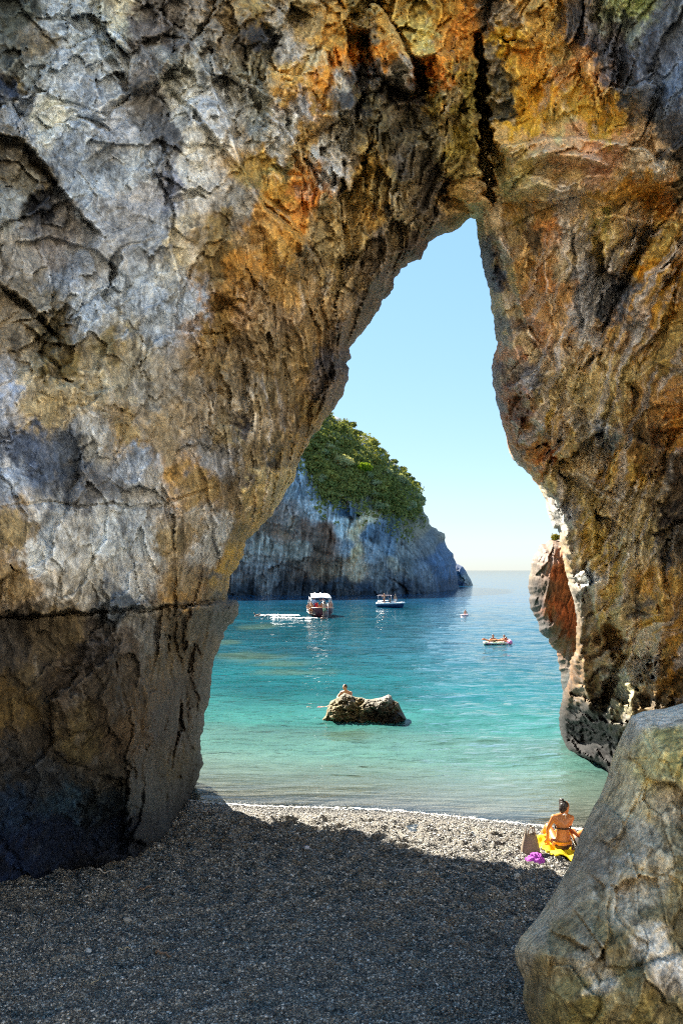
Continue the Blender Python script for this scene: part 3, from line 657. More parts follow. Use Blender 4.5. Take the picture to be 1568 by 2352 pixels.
    amp *= 0.45 + 1.1 * sstep(-0.28, 0.30, fbm(u * 0.55, v * 0.40, Y * .3, 3, 27))       # smooth slabs next to broken ground
    rimk = sstep(0, 55, dist)
    uf, vf = u * 6.5, v * 5.0
    h3, e3, _ = facets(uf + 0.3 * fbm(u * 5, v * 5, Y, 2, 8), vf, 400, 1.0)
    rough = fbm(u * 5.5, v * 4.2, Y * 4, 5, 21, 0.6)
    fine = fbm(u * 26, v * 21, Y * 20, 3, 41, 0.6)
    rdg = ridged(u * 2.2, v * 1.5, Y * 1.5, 3, 61)
    disp = amp * (0.46 * big * (0.2 + 0.8 * rimk) + 0.20 * mid * (0.35 + 0.65 * rimk) + 0.030 * h3 + 0.05 * rough + 0.010 * fine + 0.07 * (rdg - 0.6) * rimk + 0.024 * flute)
    jig = 9 * fbm(px / 22, py / 22, None, 3, 77)
    jig2 = 9 * fbm(px / 22 + 9, py / 22, None, 3, 78)
    for poly, rise, reach in LEDGES:
        rise = rise * 1.6
        P = np.array(poly, float)
        m = (px > P[:, 0].min() - reach * 2) & (px < P[:, 0].max() + reach * 2) & (py > P[:, 1].min() - reach * 2) & (py < P[:, 1].max() + reach * 2)
        dd, tt, sd, _, _ = seg_dist(px[m] + jig[m], py[m] + jig2[m], poly)
        s = dd * sd
        endf = sstep(0, 0.12, tt) * sstep(1, 0.88, tt)
        f = sstep(-4, 5, s) * np.exp(-np.clip(s, 0, None) / reach) * endf * np.exp(-np.clip(-s, 0, None) / 6) * sstep(1.9 * reach, 1.1 * reach, dd)
        disp[m] += rise * f * (0.3 + 0.7 * rimk[m])
    for poly, rise, hw in RIDGES:
        P = np.array(poly, float)
        m = (px > P[:, 0].min() - 70) & (px < P[:, 0].max() + 70) & (py > P[:, 1].min() - 70) & (py < P[:, 1].max() + 70)
        dd, tt, _, _, _ = seg_dist(px[m] + 1.2 * jig[m], py[m] + 1.2 * jig2[m], poly)
        disp[m] += (1.35 + 1.1 * (P[:, 0].mean() > 1100)) * rise * np.exp(-np.abs(dd / (hw * (0.6 + 0.8 * np.sin(np.pi * np.clip(tt, 0, 1))))) ** 1.6) * sstep(0, .2, tt) * sstep(1, .8, tt) * (0.4 + 0.6 * rimk[m])
    for poly, hw, dep in CRACKS:
        P = np.array(poly, float)
        m = (px > P[:, 0].min() - 60) & (px < P[:, 0].max() + 60) & (py > P[:, 1].min() - 60) & (py < P[:, 1].max() + 60)
        dd, tt, _, _, _ = seg_dist(px[m] + 1.1 * jig[m], py[m] + 1.1 * jig2[m], poly)
        taper = (0.35 + 0.65 * np.sin(np.pi * np.clip(tt * 0.9 + 0.05, 0, 1)) ** 0.6)
        w_ = 1.3 * hw * taper * np.clip(1 + 1.7 * fbm(px[m] / 26, py[m] / 26, None, 3, 88), 0.25, 2.2)
        f = sstep(1.5, 0.45, dd / w_)
        disp[m] -= dep * f * taper
    Yd = Y - disp * np.clip(Y / 11, 0.7, 1.6) * (1 + 0.5 * rimk * 0)
    wob = 0.6 * rimk * 0
    # small sideways raggedness at the rim, in metres
    k = np.exp(-dist / 14)
    P = np.stack([(px - CX) / F * Yd, Yd, H + (HY - py) / F * Yd], 1)
    jx = 0.05 * fbm(P[:, 0] * 7, P[:, 2] * 7, P[:, 1] * 3, 3, 55) * k; jz = 0.05 * fbm(P[:, 0] * 7 + 5, P[:, 2] * 7, P[:, 1] * 3, 3, 56) * k
    P[:, 0] += jx; P[:, 2] += jz
    # ---- colour
    wx = 26 * fbm(px / 70, py / 70, None, 3, 12) + 17 * fbm(px / 18, py / 22, None, 3, 14) + 7 * fbm(px / 6, py / 8, None, 2, 24)
    wy = 34 * fbm(px / 70 + 8, py / 70, None, 3, 13) + 24 * fbm(px / 18 + 8, py / 26, None, 3, 15) + 9 * fbm(px / 6 + 4, py / 8, None, 2, 25)
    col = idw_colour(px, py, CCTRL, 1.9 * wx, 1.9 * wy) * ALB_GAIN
    col = col * (1 + 1.15 * sstep(1050, 1250, px) * sstep(1640, 1520, py) + 0.18 * sstep(560, 700, px) * sstep(1100, 1000, px) * sstep(900, 700, py))[:, None]  # right limb and upper middle lightened in colour to make up missing light
    col = col * np.clip(1 + 0.36 * strk, 0.5, 1.7)[:, None]
    # drip streaks down the right limb and along the overhang: pale lime crusts and dark seepage
    us, vs = rot(R(10), 0.13, 1.5); us2, vs2 = rot(R(-32), 0.10, 1.3)
    s1 = perlin(us + .5 * fbm(u * 2, v * 1, Y, 2, 63), vs, Y * .2, 351) + .6 * perlin(us * 2.7, vs * 1.6, Y * .3, 352)
    s2 = perlin(us2 + .5 * fbm(u * 2, v * 1, Y, 2, 64), vs2, Y * .2, 353) + .6 * perlin(us2 * 2.7, vs2 * 1.6, Y * .3, 354)
    kR = sstep(1090, 1200, px) * sstep(430, 560, py); kB = np.exp(-((px - 620) / 110) ** 2 - ((py - 1040) / 190) ** 2)
    s_ = s1 * kR + s2 * kB * (1 - kR)
    lum = col.mean(1)
    col = col + (sstep(0.08, 0.40, s_) * 0.85)[:, None] * (lum[:, None] * np.array([1.5, 1.42, 1.28]) + 0.05 - col)
    col = col * (1 - 0.5 * sstep(-0.12, -0.50, s_))[:, None]
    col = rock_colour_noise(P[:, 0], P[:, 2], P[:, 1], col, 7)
    # the wet, algae-dark band the sea keeps along the foot, deepened to stand in for shade
    wet_dim = sstep(2.5, 0.9, P[:, 2] + 0.35 * fbm(P[:, 0] * 1.3, P[:, 1] * 1.3, None, 3, 19)) * sstep(14.5, 17.5, P[:, 1])
    col = col * (1 - 0.92 * wet_dim)[:, None]
    foot = sstep(1250, 1285, px) * sstep(1450, 1390, px) * sstep(1350, 1480, py)  # right limb's foot darkened in colour to dim its sunlit stone
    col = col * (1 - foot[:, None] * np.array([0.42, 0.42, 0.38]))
    # overhang shade painted into the block under the left joint; algae-dark foot deepened too
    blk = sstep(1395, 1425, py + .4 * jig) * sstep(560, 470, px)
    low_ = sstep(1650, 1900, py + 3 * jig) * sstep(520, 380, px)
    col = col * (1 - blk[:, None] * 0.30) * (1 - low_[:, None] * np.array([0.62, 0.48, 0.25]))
    edge_dim = sstep(1255, 1285, px) * sstep(1380, 1330, px) * sstep(1190, 1240, py) * sstep(45, 12, dist)  # shade painted into the right limb's sunlit rim
    col = col * (1 - edge_dim[:, None] * np.array([0.60, 0.66, 0.72]))
    # ---- the rock goes on behind the rim: rings that run back and outwards
    cam_p = np.array([0, 0, H])
    nb = len(bset)
    loc = -np.ones(len(px), int); loc[bset] = np.arange(nb)
    _, tpar, _, qx, qy = seg_dist(px[bset], py[bset], OPENING, True)
    # outward direction: from the centre line of the opening
    cxl = np.interp(py[bset], [500, 700, 900, 1100, 1300, 1500, 1700, 1900, 2100], [1085, 1010, 960, 930, 920, 900, 900, 850, 700])
    cyl = np.clip(py[bset], 640, 1800)
    ox, oy = px[bset] - cxl, py[bset] - cyl
    ox = np.where(np.abs(ox) < 1, 1, ox)
    on = np.hypot(ox, oy); ox, oz = ox / on, -oy / on
    V = [P]; C = [col]; Fc = [faces]
    prev = bset; base = len(px)
    for (dy, out, dy2, out2) in RINGS:
        Pb = P[bset]
        top = sstep(880, 920, px[bset]) * sstep(1040, 960, py[bset]) * (px[bset] < 1130)   # unseen roof, drawn deeper to keep sun off the right limb
        dy = dy + (dy2 - dy) * top; out = out + (out2 - out) * top
        sc = (Pb[:, 1] + dy) / Pb[:, 1]
        Q = cam_p + (Pb - cam_p) * sc[:, None]
        nz_ = 1 + 0.5 * fbm(Q[:, 0] * 1.2, Q[:, 2] * 1.2, Q[:, 1] * 1.2, 3, 99)
        Q[:, 0] += ox * out * nz_; Q[:, 2] += oz * out * nz_ + top * {6.6: 4.0, 6.8: 9.0}.get(dy2, 0.0)
        V.append(Q); C.append(col[bset] * 0.9)
        cur = base + np.arange(nb)
        Fc.append(np.stack([prev[loc[be[:, 1]]], prev[loc[be[:, 0]]], cur[loc[be[:, 0]]], cur[loc[be[:, 1]]]], 1))
        prev = cur; base += nb
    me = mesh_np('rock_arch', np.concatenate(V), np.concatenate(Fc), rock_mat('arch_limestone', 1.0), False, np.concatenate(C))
    return link('rock_arch', me, label='huge natural rock arch of grey and orange limestone framing the cove', cat='rock arch')

RINGS = [(0.25, 0.02, 0.3, 0.02), (0.6, 0.10, 1.0, 0.05), (1.2, 0.5, 2.5, 0.10), (2.2, 1.35, 4.0, 0.2), (3.6, 3.2, 5.2, 0.3), (5.5, 6.0, 6.4, 0.5), (8.0, 8.0, 6.6, 0.6), (10.0, 9.0, 6.8, 0.7)]
build_arch()
# ------------------------------------------------------------------ beach
def build_beach():
    xs = np.concatenate([np.linspace(-80, -6.2, 50), np.arange(-6, 9.5, 0.045), np.linspace(9.8, 80, 50)])
    ys = np.concatenate([np.linspace(-75, 4.8, 80), np.arange(5, 21, 0.045), np.linspace(21.3, 60, 60)])
    X, Y = np.meshgrid(xs, ys)
    Z = ground_z(X, Y)
    q = waterline(X) - Y
    amp = sstep(0.1, 1.2, q)
    Z = Z + amp * (0.06 * fbm(X * 1.9, Y * 1.5, None, 3, 5) + (0.085 + 0.085 * sstep(8, 11, Y)) * ridged(X * 2.6 + fbm(X, Y, None, 2, 4), Y * 2.4, None, 2, 6) - 0.045 + 0.022 * fbm(X * 7, Y * 7, None, 3, 7) - 0.055 * sstep(.2, .55, fbm(X * 2.9 + 4, Y * 2.9, None, 2, 17) * 1.6))
    ny, nx = X.shape
    idx = np.arange(nx * ny).reshape(ny, nx)
    f = np.stack([idx[:-1, :-1], idx[:-1, 1:], idx[1:, 1:], idx[1:, :-1]], -1).reshape(-1, 4)
    t = NT('shingle')
    co = t.n('ShaderNodeTexCoord').outputs['Object']
    v = t.n('ShaderNodeTexVoronoi', i_Scale=62.0); t.l(co, v.inputs['Vector'])
    hsv = t.n('ShaderNodeSeparateColor'); t.l(v.outputs['Color'], hsv.inputs[0])
    c = t.ramp(hsv.outputs[0], [(0.0, (0.050, 0.046, 0.040)), (0.45, (0.16, 0.152, 0.135)), (0.75, (0.25, 0.225, 0.175)), (1.0, (0.42, 0.41, 0.38))])
    n = t.noise(co, 3.0, 6, 0.6)
    c = t.mul(c, t.ramp(n, [(0.3, 0.75), (0.7, 1.25)]))
    wet = t.n('ShaderNodeAttribute', attribute_name='wet').outputs['Fac']
    wetc = t.mix((1, 1, 1), (0.42, 0.42, 0.42), wet)
    c = t.mul(c, wetc)
    b = t.n('ShaderNodeBsdfPrincipled')
    t.l(t.ramp(wet, [(0, 0.8), (1, 0.25)]), b.inputs['Roughness'])
    t.l(c, b.inputs['Base Color'])
    hh = t.math('ADD', t.math('MULTIPLY', v.outputs['Distance'], -1.0), t.math('MULTIPLY', t.noise(co, 18, 5), 1.2))
    t.l(t.bump(hh, 0.9, 0.03), b.inputs['Normal'])
    t.l(b.outputs[0], t.out.inputs[0])
    qq = (q + 0.15 * fbm(X * 1.5, Y * 1.5, None, 3, 9)).ravel()
    wetv = sstep(0.55, 0.12, qq) * (0.25 + 0.75 * sstep(-1.2, -0.2, qq))
    me = mesh_np('beach', np.stack([X.ravel(), Y.ravel(), Z.ravel()], 1), f, t.m, True, None, {'wet': wetv})
    link('beach', me, kind='structure')
    return X, Y, Z, xs, ys

BX, BY, BZ, bxs, bys = build_beach()
def beach_z(x, y):
    i = np.clip(np.searchsorted(bxs, x) - 1, 0, len(bxs) - 2); j = np.clip(np.searchsorted(bys, y) - 1, 0, len(bys) - 2)
    fx = (x - bxs[i]) / (bxs[i + 1] - bxs[i]); fy = (y - bys[j]) / (bys[j + 1] - bys[j])
    return (BZ[j, i] * (1 - fx) + BZ[j, i + 1] * fx) * (1 - fy) + (BZ[j + 1, i] * (1 - fx) + BZ[j + 1, i + 1] * fx) * fy

def build_pebbles():
    N = 150000
    Y = 5.4 + (18.6 - 5.4) * rng.random(N) ** 1.25
    hw = 0.44 * Y
    X = (rng.random(N) * 2 - 1) * hw
    q = waterline(X) - Y
    ok = q > -0.4
    X, Y = X[ok], Y[ok]
    Z = beach_z(X, Y)
    keep = rng.random(len(X)) < 1
    X, Y, Z = X[keep], Y[keep], Z[keep]
    me = bpy.data.meshes.new('pebble_points')
    n = len(X)
    me.vertices.add(n)
    me.vertices.foreach_set('co', np.stack([X, Y, Z + 0.002], 1).astype(np.float32).ravel())
    s = (0.0065 + 0.011 * rng.random(n) ** 2.2) * np.clip(Y / 8, 0.85, 1.5)
    big = rng.random(n) < 0.0012
    s[big] *= 2.6
    for nm, arr in (('size', s), ('shade', rng.random(n))):
        a = me.attributes.new(nm, 'FLOAT', 'POINT'); a.data.foreach_set('value', arr.astype(np.float32))
    a = me.attributes.new('rot', 'FLOAT_VECTOR', 'POINT')
    a.data.foreach_set('vector', ((rng.random((n, 3)) - .5) * np.array([0.9, 0.9, 6.28])).astype(np.float32).ravel())
    t = NT('pebble_stone')
    at_ = t.n('ShaderNodeAttribute', attribute_name='shade', attribute_type='INSTANCER').outputs['Fac']
    c = t.ramp(at_, [(0.0, (0.020, 0.021, 0.022)), (0.38, (0.072, 0.077, 0.082)), (0.6, (0.172, 0.170, 0.160)), (0.8, (0.30, 0.29, 0.265)), (0.93, (0.40, 0.39, 0.36)), (1.0, (0.72, 0.71, 0.68))])
    b = t.n('ShaderNodeBsdfPrincipled', i_Roughness=0.55)
    t.l(c, b.inputs['Base Color']); t.l(b.outputs[0], t.out.inputs[0])
    bm = bmesh.new()
    bmesh.ops.create_icosphere(bm, subdivisions=2, radius=1.0)
    for vv in bm.verts:
        p = vv.co
        vv.co = Vector((p.x * (1 + .18 * math.sin(3 * p.y + 1)), p.y * .82 * (1 + .15 * math.sin(4 * p.x)), p.z * 0.55 * (1 + .2 * math.sin(3 * p.x + 2 * p.y))))
    pm = bpy.data.meshes.new('pebble_shape'); bm.to_mesh(pm); bm.free()
    pm.materials.append(t.m)
    pm.polygons.foreach_set('use_smooth', np.ones(len(pm.polygons), bool))
    o = link('pebbles', me, kind='stuff')
    ng = bpy.data.node_groups.new('scatter_pebbles', 'GeometryNodeTree')
    ng.interface.new_socket('Geometry', in_out='INPUT', socket_type='NodeSocketGeometry')
    ng.interface.new_socket('Geometry', in_out='OUTPUT', socket_type='NodeSocketGeometry')
    gi = ng.nodes.new('NodeGroupInput'); go = ng.nodes.new('NodeGroupOutput')
    mp = ng.nodes.new('GeometryNodeMeshToPoints')
    inst = ng.nodes.new('GeometryNodeInstanceOnPoints')
    def named(nm, typ):
        x = ng.nodes.new('GeometryNodeInputNamedAttribute'); x.data_type = typ; x.inputs[0].default_value = nm
        return x.outputs[0]
    # the pebble itself is given to the tree as a mesh primitive shaped like a stone
    ico = ng.nodes.new('GeometryNodeMeshIcoSphere'); ico.inputs['Radius'].default_value = 1.0; ico.inputs['Subdivisions'].default_value = 2
    tr = ng.nodes.new('GeometryNodeTransform'); tr.inputs['Scale'].default_value = (1.0, 0.78, 0.55)
    sm = ng.nodes.new('GeometryNodeSetMaterial'); sm.inputs['Material'].default_value = t.m
    ng.links.new(ico.outputs['Mesh'], tr.inputs['Geometry'])
    sp = ng.nodes.new('GeometryNodeSetPosition')
    nzt = ng.nodes.new('ShaderNodeTexNoise'); nzt.inputs['Scale'].default_value = 1.3
    vs = ng.nodes.new('ShaderNodeVectorMath'); vs.operation = 'SUBTRACT'; vs.inputs[1].default_value = (0.5, 0.5, 0.5)
    ng.links.new(nzt.outputs['Color'], vs.inputs[0]); ng.links.new(vs.outputs[0], sp.inputs['Offset'])
    ng.links.new(tr.outputs[0], sp.inputs['Geometry'])
    ng.links.new(sp.outputs[0], sm.inputs['Geometry'])
    ng.links.new(gi.outputs[0], mp.inputs['Mesh'])
    ng.links.new(mp.outputs[0], inst.inputs['Points'])
    ng.links.new(sm.outputs[0], inst.inputs['Instance'])
    ng.links.new(named('rot', 'FLOAT_VECTOR'), inst.inputs['Rotation'])
    ng.links.new(named('size', 'FLOAT'), inst.inputs['Scale'])
    ng.links.new(inst.outputs[0], go.inputs[0])
    md = o.modifiers.new('scatter', 'NODES'); md.node_group = ng
    bpy.data.meshes.remove(pm)

build_pebbles()

# ------------------------------------------------------------------ unseen landward cliffs, added in full sun to bounce light onto the arch
def build_bounce_cliff():
    a = np.linspace(R(-118), R(118), 220); h = np.linspace(-2, 30, 48)
    A, Hh = np.meshgrid(a, h)
    rad = 36 + 5 * np.sin(A * 2.3 + 1) + 3.5 * fbm(A * 5, Hh * 0.06, None, 3, 71) + (Hh + 2) * (0.22 + 0.75 * sstep(0.25, -0.8, A)) + 1.3 * ridged(A * 9, Hh * .11, None, 3, 72) + .8 * fbm(A * 22, Hh * .4, None, 3, 73)
    top = 24 + 5 * fbm(A * 3, A * 0, None, 3, 74)
    Z = np.minimum(Hh, top + 0.12 * (Hh - top)); rad = rad + np.clip(Hh - top, 0, 30) * 1.6
    X = rad * np.sin(A); Y = 4 - rad * np.cos(A)
    idx = np.arange(X.size).reshape(X.shape)
    f = np.stack([idx[:-1, :-1], idx[:-1, 1:], idx[1:, 1:], idx[1:, :-1]], -1).reshape(-1, 4)
    base = np.broadcast_to(np.array([0.64, 0.60, 0.53]), (X.size, 3)).copy()
    col = rock_colour_noise(X.ravel() * .2, Z.ravel() * .2, Y.ravel() * .2, base, 75)
    me = mesh_np('bounce_hillside', np.stack([X.ravel(), Y.ravel(), Z.ravel()], 1), f, rock_mat('bounce_limestone', 0.2), True, col)
    link('bounce_hillside', me, kind='structure')

build_bounce_cliff()

# ------------------------------------------------------------------ sea
def build_sea():
    """one sheet of water out to the horizon; depth and reef are taken from the seabed"""
    ys = [13.5]
    while ys[-1] < 40000:
        y = ys[-1]
        ys.append(y + max(0.06, (y / 40.0) ** 2 * 0.22 if y < 300 else y * 0.06))
    ys = np.array(ys)
    ts = np.concatenate([np.linspace(-3.0, -0.42, 30), np.linspace(-0.41, 0.41, 260), np.linspace(0.42, 3.0, 30)])
    T, Y = np.meshgrid(ts, ys)
    X = T * Y
    g = ground_z(X, np.minimum(Y, 59))
    depth = np.clip(-g, -1, 8)
    far = sstep(60, 200, Y) * 10
    depth = depth + far
    X_, Y_ = X, Y
    # waves as real relief close by
    def wave(lam_x, lam_y, seed):
        return perlin(X / lam_x + 0.2 * perlin(X / lam_x * .5, Y / lam_y * .5, None, seed + 1), Y / lam_y, None, seed)
    amp = sstep(-0.02, 0.6, depth)
    fade1 = sstep(110, 45, Y); fade2 = sstep(220, 90, Y)
    Z = amp * (0.055 * wave(1.5, 0.75, 1) * fade2 + 0.030 * wave(0.62, 0.34, 2) * fade1 + 0.07 * wave(4.5, 2.2, 3) * fade2 + 0.05 * wave(2.7, 1.5, 4) * fade2)
    Z = Z + 0.012 * sstep(0.1, -0.02, depth) * np.sin(X * 2 + 3 * perlin(X, Y, None, 9)) * 0.3
    # reefs under the surface left of centre
    reef = np.zeros(X.shape)
    for (px_, py_, wpx, hpx) in ((560, 1508, 90, 12), (660, 1545, 100, 10), (585, 1440, 70, 9), (640, 1525, 60, 8), (520, 1475, 40, 8), (800, 1690, 60, 14)):
        yy = H * F / (py_ - HY); xx = (px_ - CX) / F * yy
        ly = yy - H * F / (py_ + hpx - HY)
        reef = np.maximum(reef, np.exp(-((X - xx) / (wpx / F * yy)) ** 2 - ((Y - yy) / ly) ** 2))
    reef = sstep(0.25, 0.8, reef + 0.8 * fbm(X * 0.35, Y * 0.13, None, 4, 33))
    ny, nx = X.shape
    idx = np.arange(nx * ny).reshape(ny, nx)
    f = np.stack([idx[:-1, :-1], idx[:-1, 1:], idx[1:, 1:], idx[1:, :-1]], -1).reshape(-1, 4)
    t = NT('sea_water')
    geo = t.n('ShaderNodeTexCoord').outputs['Object']
    dep = t.n('ShaderNodeAttribute', attribute_name='depth').outputs['Fac']
    rf = t.n('ShaderNodeAttribute', attribute_name='reef').outputs['Fac']
    dv = t.math('DIVIDE', dep, 10.0)
    body = t.ramp(dv, [(0.0, (0.25, 0.28, 0.235)), (0.03, (0.17, 0.27, 0.23)), (0.07, (0.045, 0.185, 0.165)), (0.14, (0.004, 0.094, 0.100)), (0.3, (0.003, 0.066, 0.086)), (0.8, (0.006, 0.075, 0.135)), (1.0, (0.012, 0.085, 0.18))])
    pn = t.noise(t.scaled(geo, (0.10, 0.16, 1)), 1.0, 4, 0.55)
    body = t.mul(body, t.ramp(pn, [(0.35, 0.72), (0.62, 1.12)]))
    body = t.mix(body, (0.075, 0.115, 0.055), t.math('MULTIPLY', rf, 0.5))
    # wave relief, finer and finer
    w1 = t.noise(t.scaled(geo, (1.1, 2.4, 1)), 1.0, 5, 0.58, 0.3)
    w2 = t.noise(t.scaled(geo, (3.2, 7.0, 1), (0, 0, 0.2)), 1.0, 4, 0.6, 0.4)
    w3 = t.noise(t.scaled(geo, (0.22, 0.5, 1)), 1.0, 3, 0.5)
    w4 = t.noise(t.scaled(geo, (0.5, 1.1, 1), (0, 0, -.15)), 1.0, 3, 0.5, 0.3)
    hh = t.math('ADD', t.math('MULTIPLY', w1, 0.32), t.math('MULTIPLY', w2, 0.085))
    hh = t.math('ADD', hh, t.math('ADD', t.math('MULTIPLY', w3, 0.9), t.math('MULTIPLY', w4, 0.7)))
    shal = t.ramp(dep, [(0.0, 0.12), (0.25, 0.5), (0.6, 1.0)])
    bn = t.n('ShaderNodeBump', i_Distance=1.0); t.l(hh, bn.inputs['Height'])
    calm = t.n('ShaderNodeAttribute', attribute_name='calm').outputs['Fac']
    t.l(t.math('MULTIPLY', shal, calm), bn.inputs['Strength'])
    nor = bn.outputs[0]
    # foam lace at the edge
    fo = t.noise(t.scaled(geo, (5, 9, 1)), 1.0, 6, 0.7, 0.6)
    edge = t.ramp(dep, [(0.0, 0.75), (0.006, 0.95), (0.02, 0.55), (0.10, 0.0)])
    foam = t.math('GREATER_THAN', t.math('MULTIPLY', fo, edge), 0.44)
    dif = t.n('ShaderNodeBsdfDiffuse'); t.l(body, dif.inputs[0]); t.l(nor, dif.inputs['Normal'])
    tr = t.n('ShaderNodeBsdfTransparent'); t.l(t.ramp(dep, [(0, (0.97, 0.98, 0.97)), (0.8, (0.6, 0.85, 0.82))]), tr.inputs[0])
    opac = t.ramp(dep, [(0.0, 0.03), (0.12, 0.22), (0.45, 0.62), (1.0, 0.97)])
    mixb = t.n('ShaderNodeMixShader'); t.l(opac, mixb.inputs[0]); t.l(tr.outputs[0], mixb.inputs[1]); t.l(dif.outputs[0], mixb.inputs[2])
    gl = t.n('ShaderNodeBsdfGlossy', i_Roughness=0.04); t.l(nor, gl.inputs['Normal'])
    fr = t.n('ShaderNodeFresnel', i_IOR=1.33); t.l(nor, fr.inputs['Normal'])
    mixs = t.n('ShaderNodeMixShader'); t.l(fr.outputs[0], mixs.inputs[0]); t.l(mixb.outputs[0], mixs.inputs[1]); t.l(gl.outputs[0], mixs.inputs[2])
    fd = t.n('ShaderNodeBsdfDiffuse'); fd.inputs[0].default_value = (0.82, 0.84, 0.84, 1)
    mixf = t.n('ShaderNodeMixShader'); t.l(foam, mixf.inputs[0]); t.l(mixs.outputs[0], mixf.inputs[1]); t.l(fd.outputs[0], mixf.inputs[2])
    t.l(mixf.outputs[0], t.out.inputs[0])
    me = mesh_np('sea', np.stack([X.ravel(), Y.ravel(), Z.ravel()], 1), f, t.m, True, None, {'depth': depth.ravel(), 'reef': reef.ravel(), 'calm': (0.06 + 0.42 * np.clip(22.0 / Y, 0, 1) ** 1.2).ravel()})
    link('sea', me, kind='structure')

build_sea()

# ------------------------------------------------------------------ rocks standing free: solid lumps from an outline, with a front and a back
def lump(name, outline, Y0, mat, step_px, thick, edge_px, table, relief=1.0, cell=0.5, seed=0, tilt=0.0, yfun=None, elong=1.0, ang=0.0, colk=1.0, gain=None, flute=0.0, jag=0.0, crag=0.0, cpow=5.0, csoft=9.0, **tags):
    P = np.array(outline, float)
    if jag:
        Q = []
        for a, b in zip(P, np.roll(P, -1, 0)):
            k_ = max(1, int(np.hypot(*(b - a)) / (jag * 0.7)))
            Q += [a + (b - a) * i / k_ for i in range(k_)]
        P = np.array(Q)
        P[:, 0] += jag * 1.5 * fbm(P[:, 0] / jag / 3.1, P[:, 1] / jag / 3.1, None, 3, seed + 50); P[:, 1] += jag * 1.5 * fbm(P[:, 0] / jag / 3.1 + 7, P[:, 1] / jag / 3.1, None, 3, seed + 51)
        outline = P
    gx = np.arange(P[:, 0].min() - step_px, P[:, 0].max() + 2 * step_px, step_px)
    gy = np.arange(P[:, 1].min() - step_px, P[:, 1].max() + 2 * step_px, step_px)
    PX, PY = np.meshgrid(gx, gy)
    ny, nx = PX.shape
    px, py = PX.ravel(), PY.ravel()
    rock = inside(px, py, outline)
    idx = np.arange(nx * ny).reshape(ny, nx)
    quads = np.stack([idx[:-1, :-1], idx[1:, :-1], idx[1:, 1:], idx[:-1, 1:]], -1).reshape(-1, 4)
    quads = quads[rock[quads].all(1)]
    e = np.concatenate([quads[:, [0, 1]], quads[:, [1, 2]], quads[:, [2, 3]], quads[:, [3, 0]]])
    key = np.sort(e, 1); key = key[:, 0] * (nx * ny) + key[:, 1]
    _, first, cnt = np.unique(key, return_index=True, return_counts=True)
    be = e[first[cnt == 1]]
    bset = np.unique(be)
    d, _, _, qx, qy = seg_dist(px[bset], py[bset], outline, True)
    nr = d < step_px * 3
    px[bset[nr]] = qx[nr]; py[bset[nr]] = qy[nr]
    used = np.unique(quads)
    rm = -np.ones(nx * ny, int); rm[used] = np.arange(len(used))
    px, py = px[used], py[used]; quads = rm[quads]; bset = rm[bset]
    dist, _, _, _, _ = seg_dist(px, py, outline, True)
    isb = np.zeros(len(px), bool); isb[bset] = True
    dist[isb] = 0
    t = np.clip(dist / edge_px, 0, 1)
    prof = np.sqrt(np.clip(1 - (1 - t) ** 2, 0, 1))
    base = Y0 + tilt * (py - P[:, 1].mean()) / 100.0 * -1
    if yfun is not None: base = yfun(px, py)
    s = base / F
    X0 = (px - CX) * s; Z0 = H + (HY - py) * s
    c, sn = math.cos(ang), math.sin(ang)
    u = c * X0 - sn * Z0; v = sn * X0 + c * Z0
    wu = cell * 0.35 * fbm(u / cell, v / cell, None, 3, seed + 1)
    h1, e1, _ = facets((u + wu) / cell, (v + wu) / (cell * elong), seed + 2, 0.9)
    h2, e2, _ = facets((u + wu) / cell * 2.9, (v - wu) / (cell * elong) * 2.9, seed + 3, 1.0)
    rr = fbm(u / cell * 2.6, v / cell * 2.6 / elong, base / cell, 5, seed + 4, 0.6)
    k = sstep(0, 0.35, t)
    disp = relief * cell * ((0.40 * h1 - 0.05 * np.exp(-(e1 / 0.06) ** 2)) * k + (0.17 * h2 - 0.02 * np.exp(-(e2 / 0.07) ** 2)) * (0.25 + 0.75 * k) + 0.24 * rr * (0.15 + 0.85 * k))
    if flute:
        disp = disp + flute * k * (perlin(u / (cell * .30), v / (cell * 2.6), base * 0 + .5, seed + 20) + .6 * perlin(u / (cell * .13), v / (cell * 1.5), base * 0 + .2, seed + 21) + .4 * perlin(u / (cell * .06), v / (cell * .6), base * 0, seed + 22))
        disp = disp + flute * .45 * (0.3 + 0.7 * k) * ridged(u / (cell * .36), v / (cell * .36 * max(1, elong * .6)), base * 0, 3, seed + 24)
        disp = disp + flute * .8 * ridged(u / (cell * 1.1), v / (cell * 2.0), base * 0, 3, seed + 23)
    if crag:
        disp = disp + crag * ((0.4 + 0.6 * k) * (ridged(u / (cell * .9), v / (cell * .8), base * 0 + .3, 3, seed + 30) - .55) + .55 * ridged(u / (cell * .38) + .4 * rr, v / (cell * .33), base * 0 + .3, 3, seed + 31) - .3)
    Yf = base - thick * prof - disp
    Yb = base + thick * prof * 0.9 + 0.5 * disp
    Pf = np.stack([(px - CX) / F * Yf, Yf, H + (HY - py) / F * Yf], 1)
    # the hidden back widens a little with distance
    Pb = np.stack([(px - CX) / F * Yb, Yb, H + (HY - py) / F * Yb], 1)

    ni = np.where(~isb)[0]
    bm_ = np.arange(len(px)); bm_[ni] = len(px) + np.arange(len(ni))
    V = np.concatenate([Pf, Pb[ni]])
    Fc = np.concatenate([quads, bm_[quads][:, ::-1]])
    if len(table) > 1:
        wx = edge_px * 0.25 * fbm(px / edge_px * 2, py / edge_px * 2, None, 4, seed + 7); wy = edge_px * 0.3 * fbm(px / edge_px * 2 + 5, py / edge_px * 2, None, 4, seed + 8)
        col = idw_colour(px, py, table, wx, wy, cpow, csoft)
    else:
        col = np.broadcast_to(srgb(table[0][2:]), (len(px), 3)).copy()
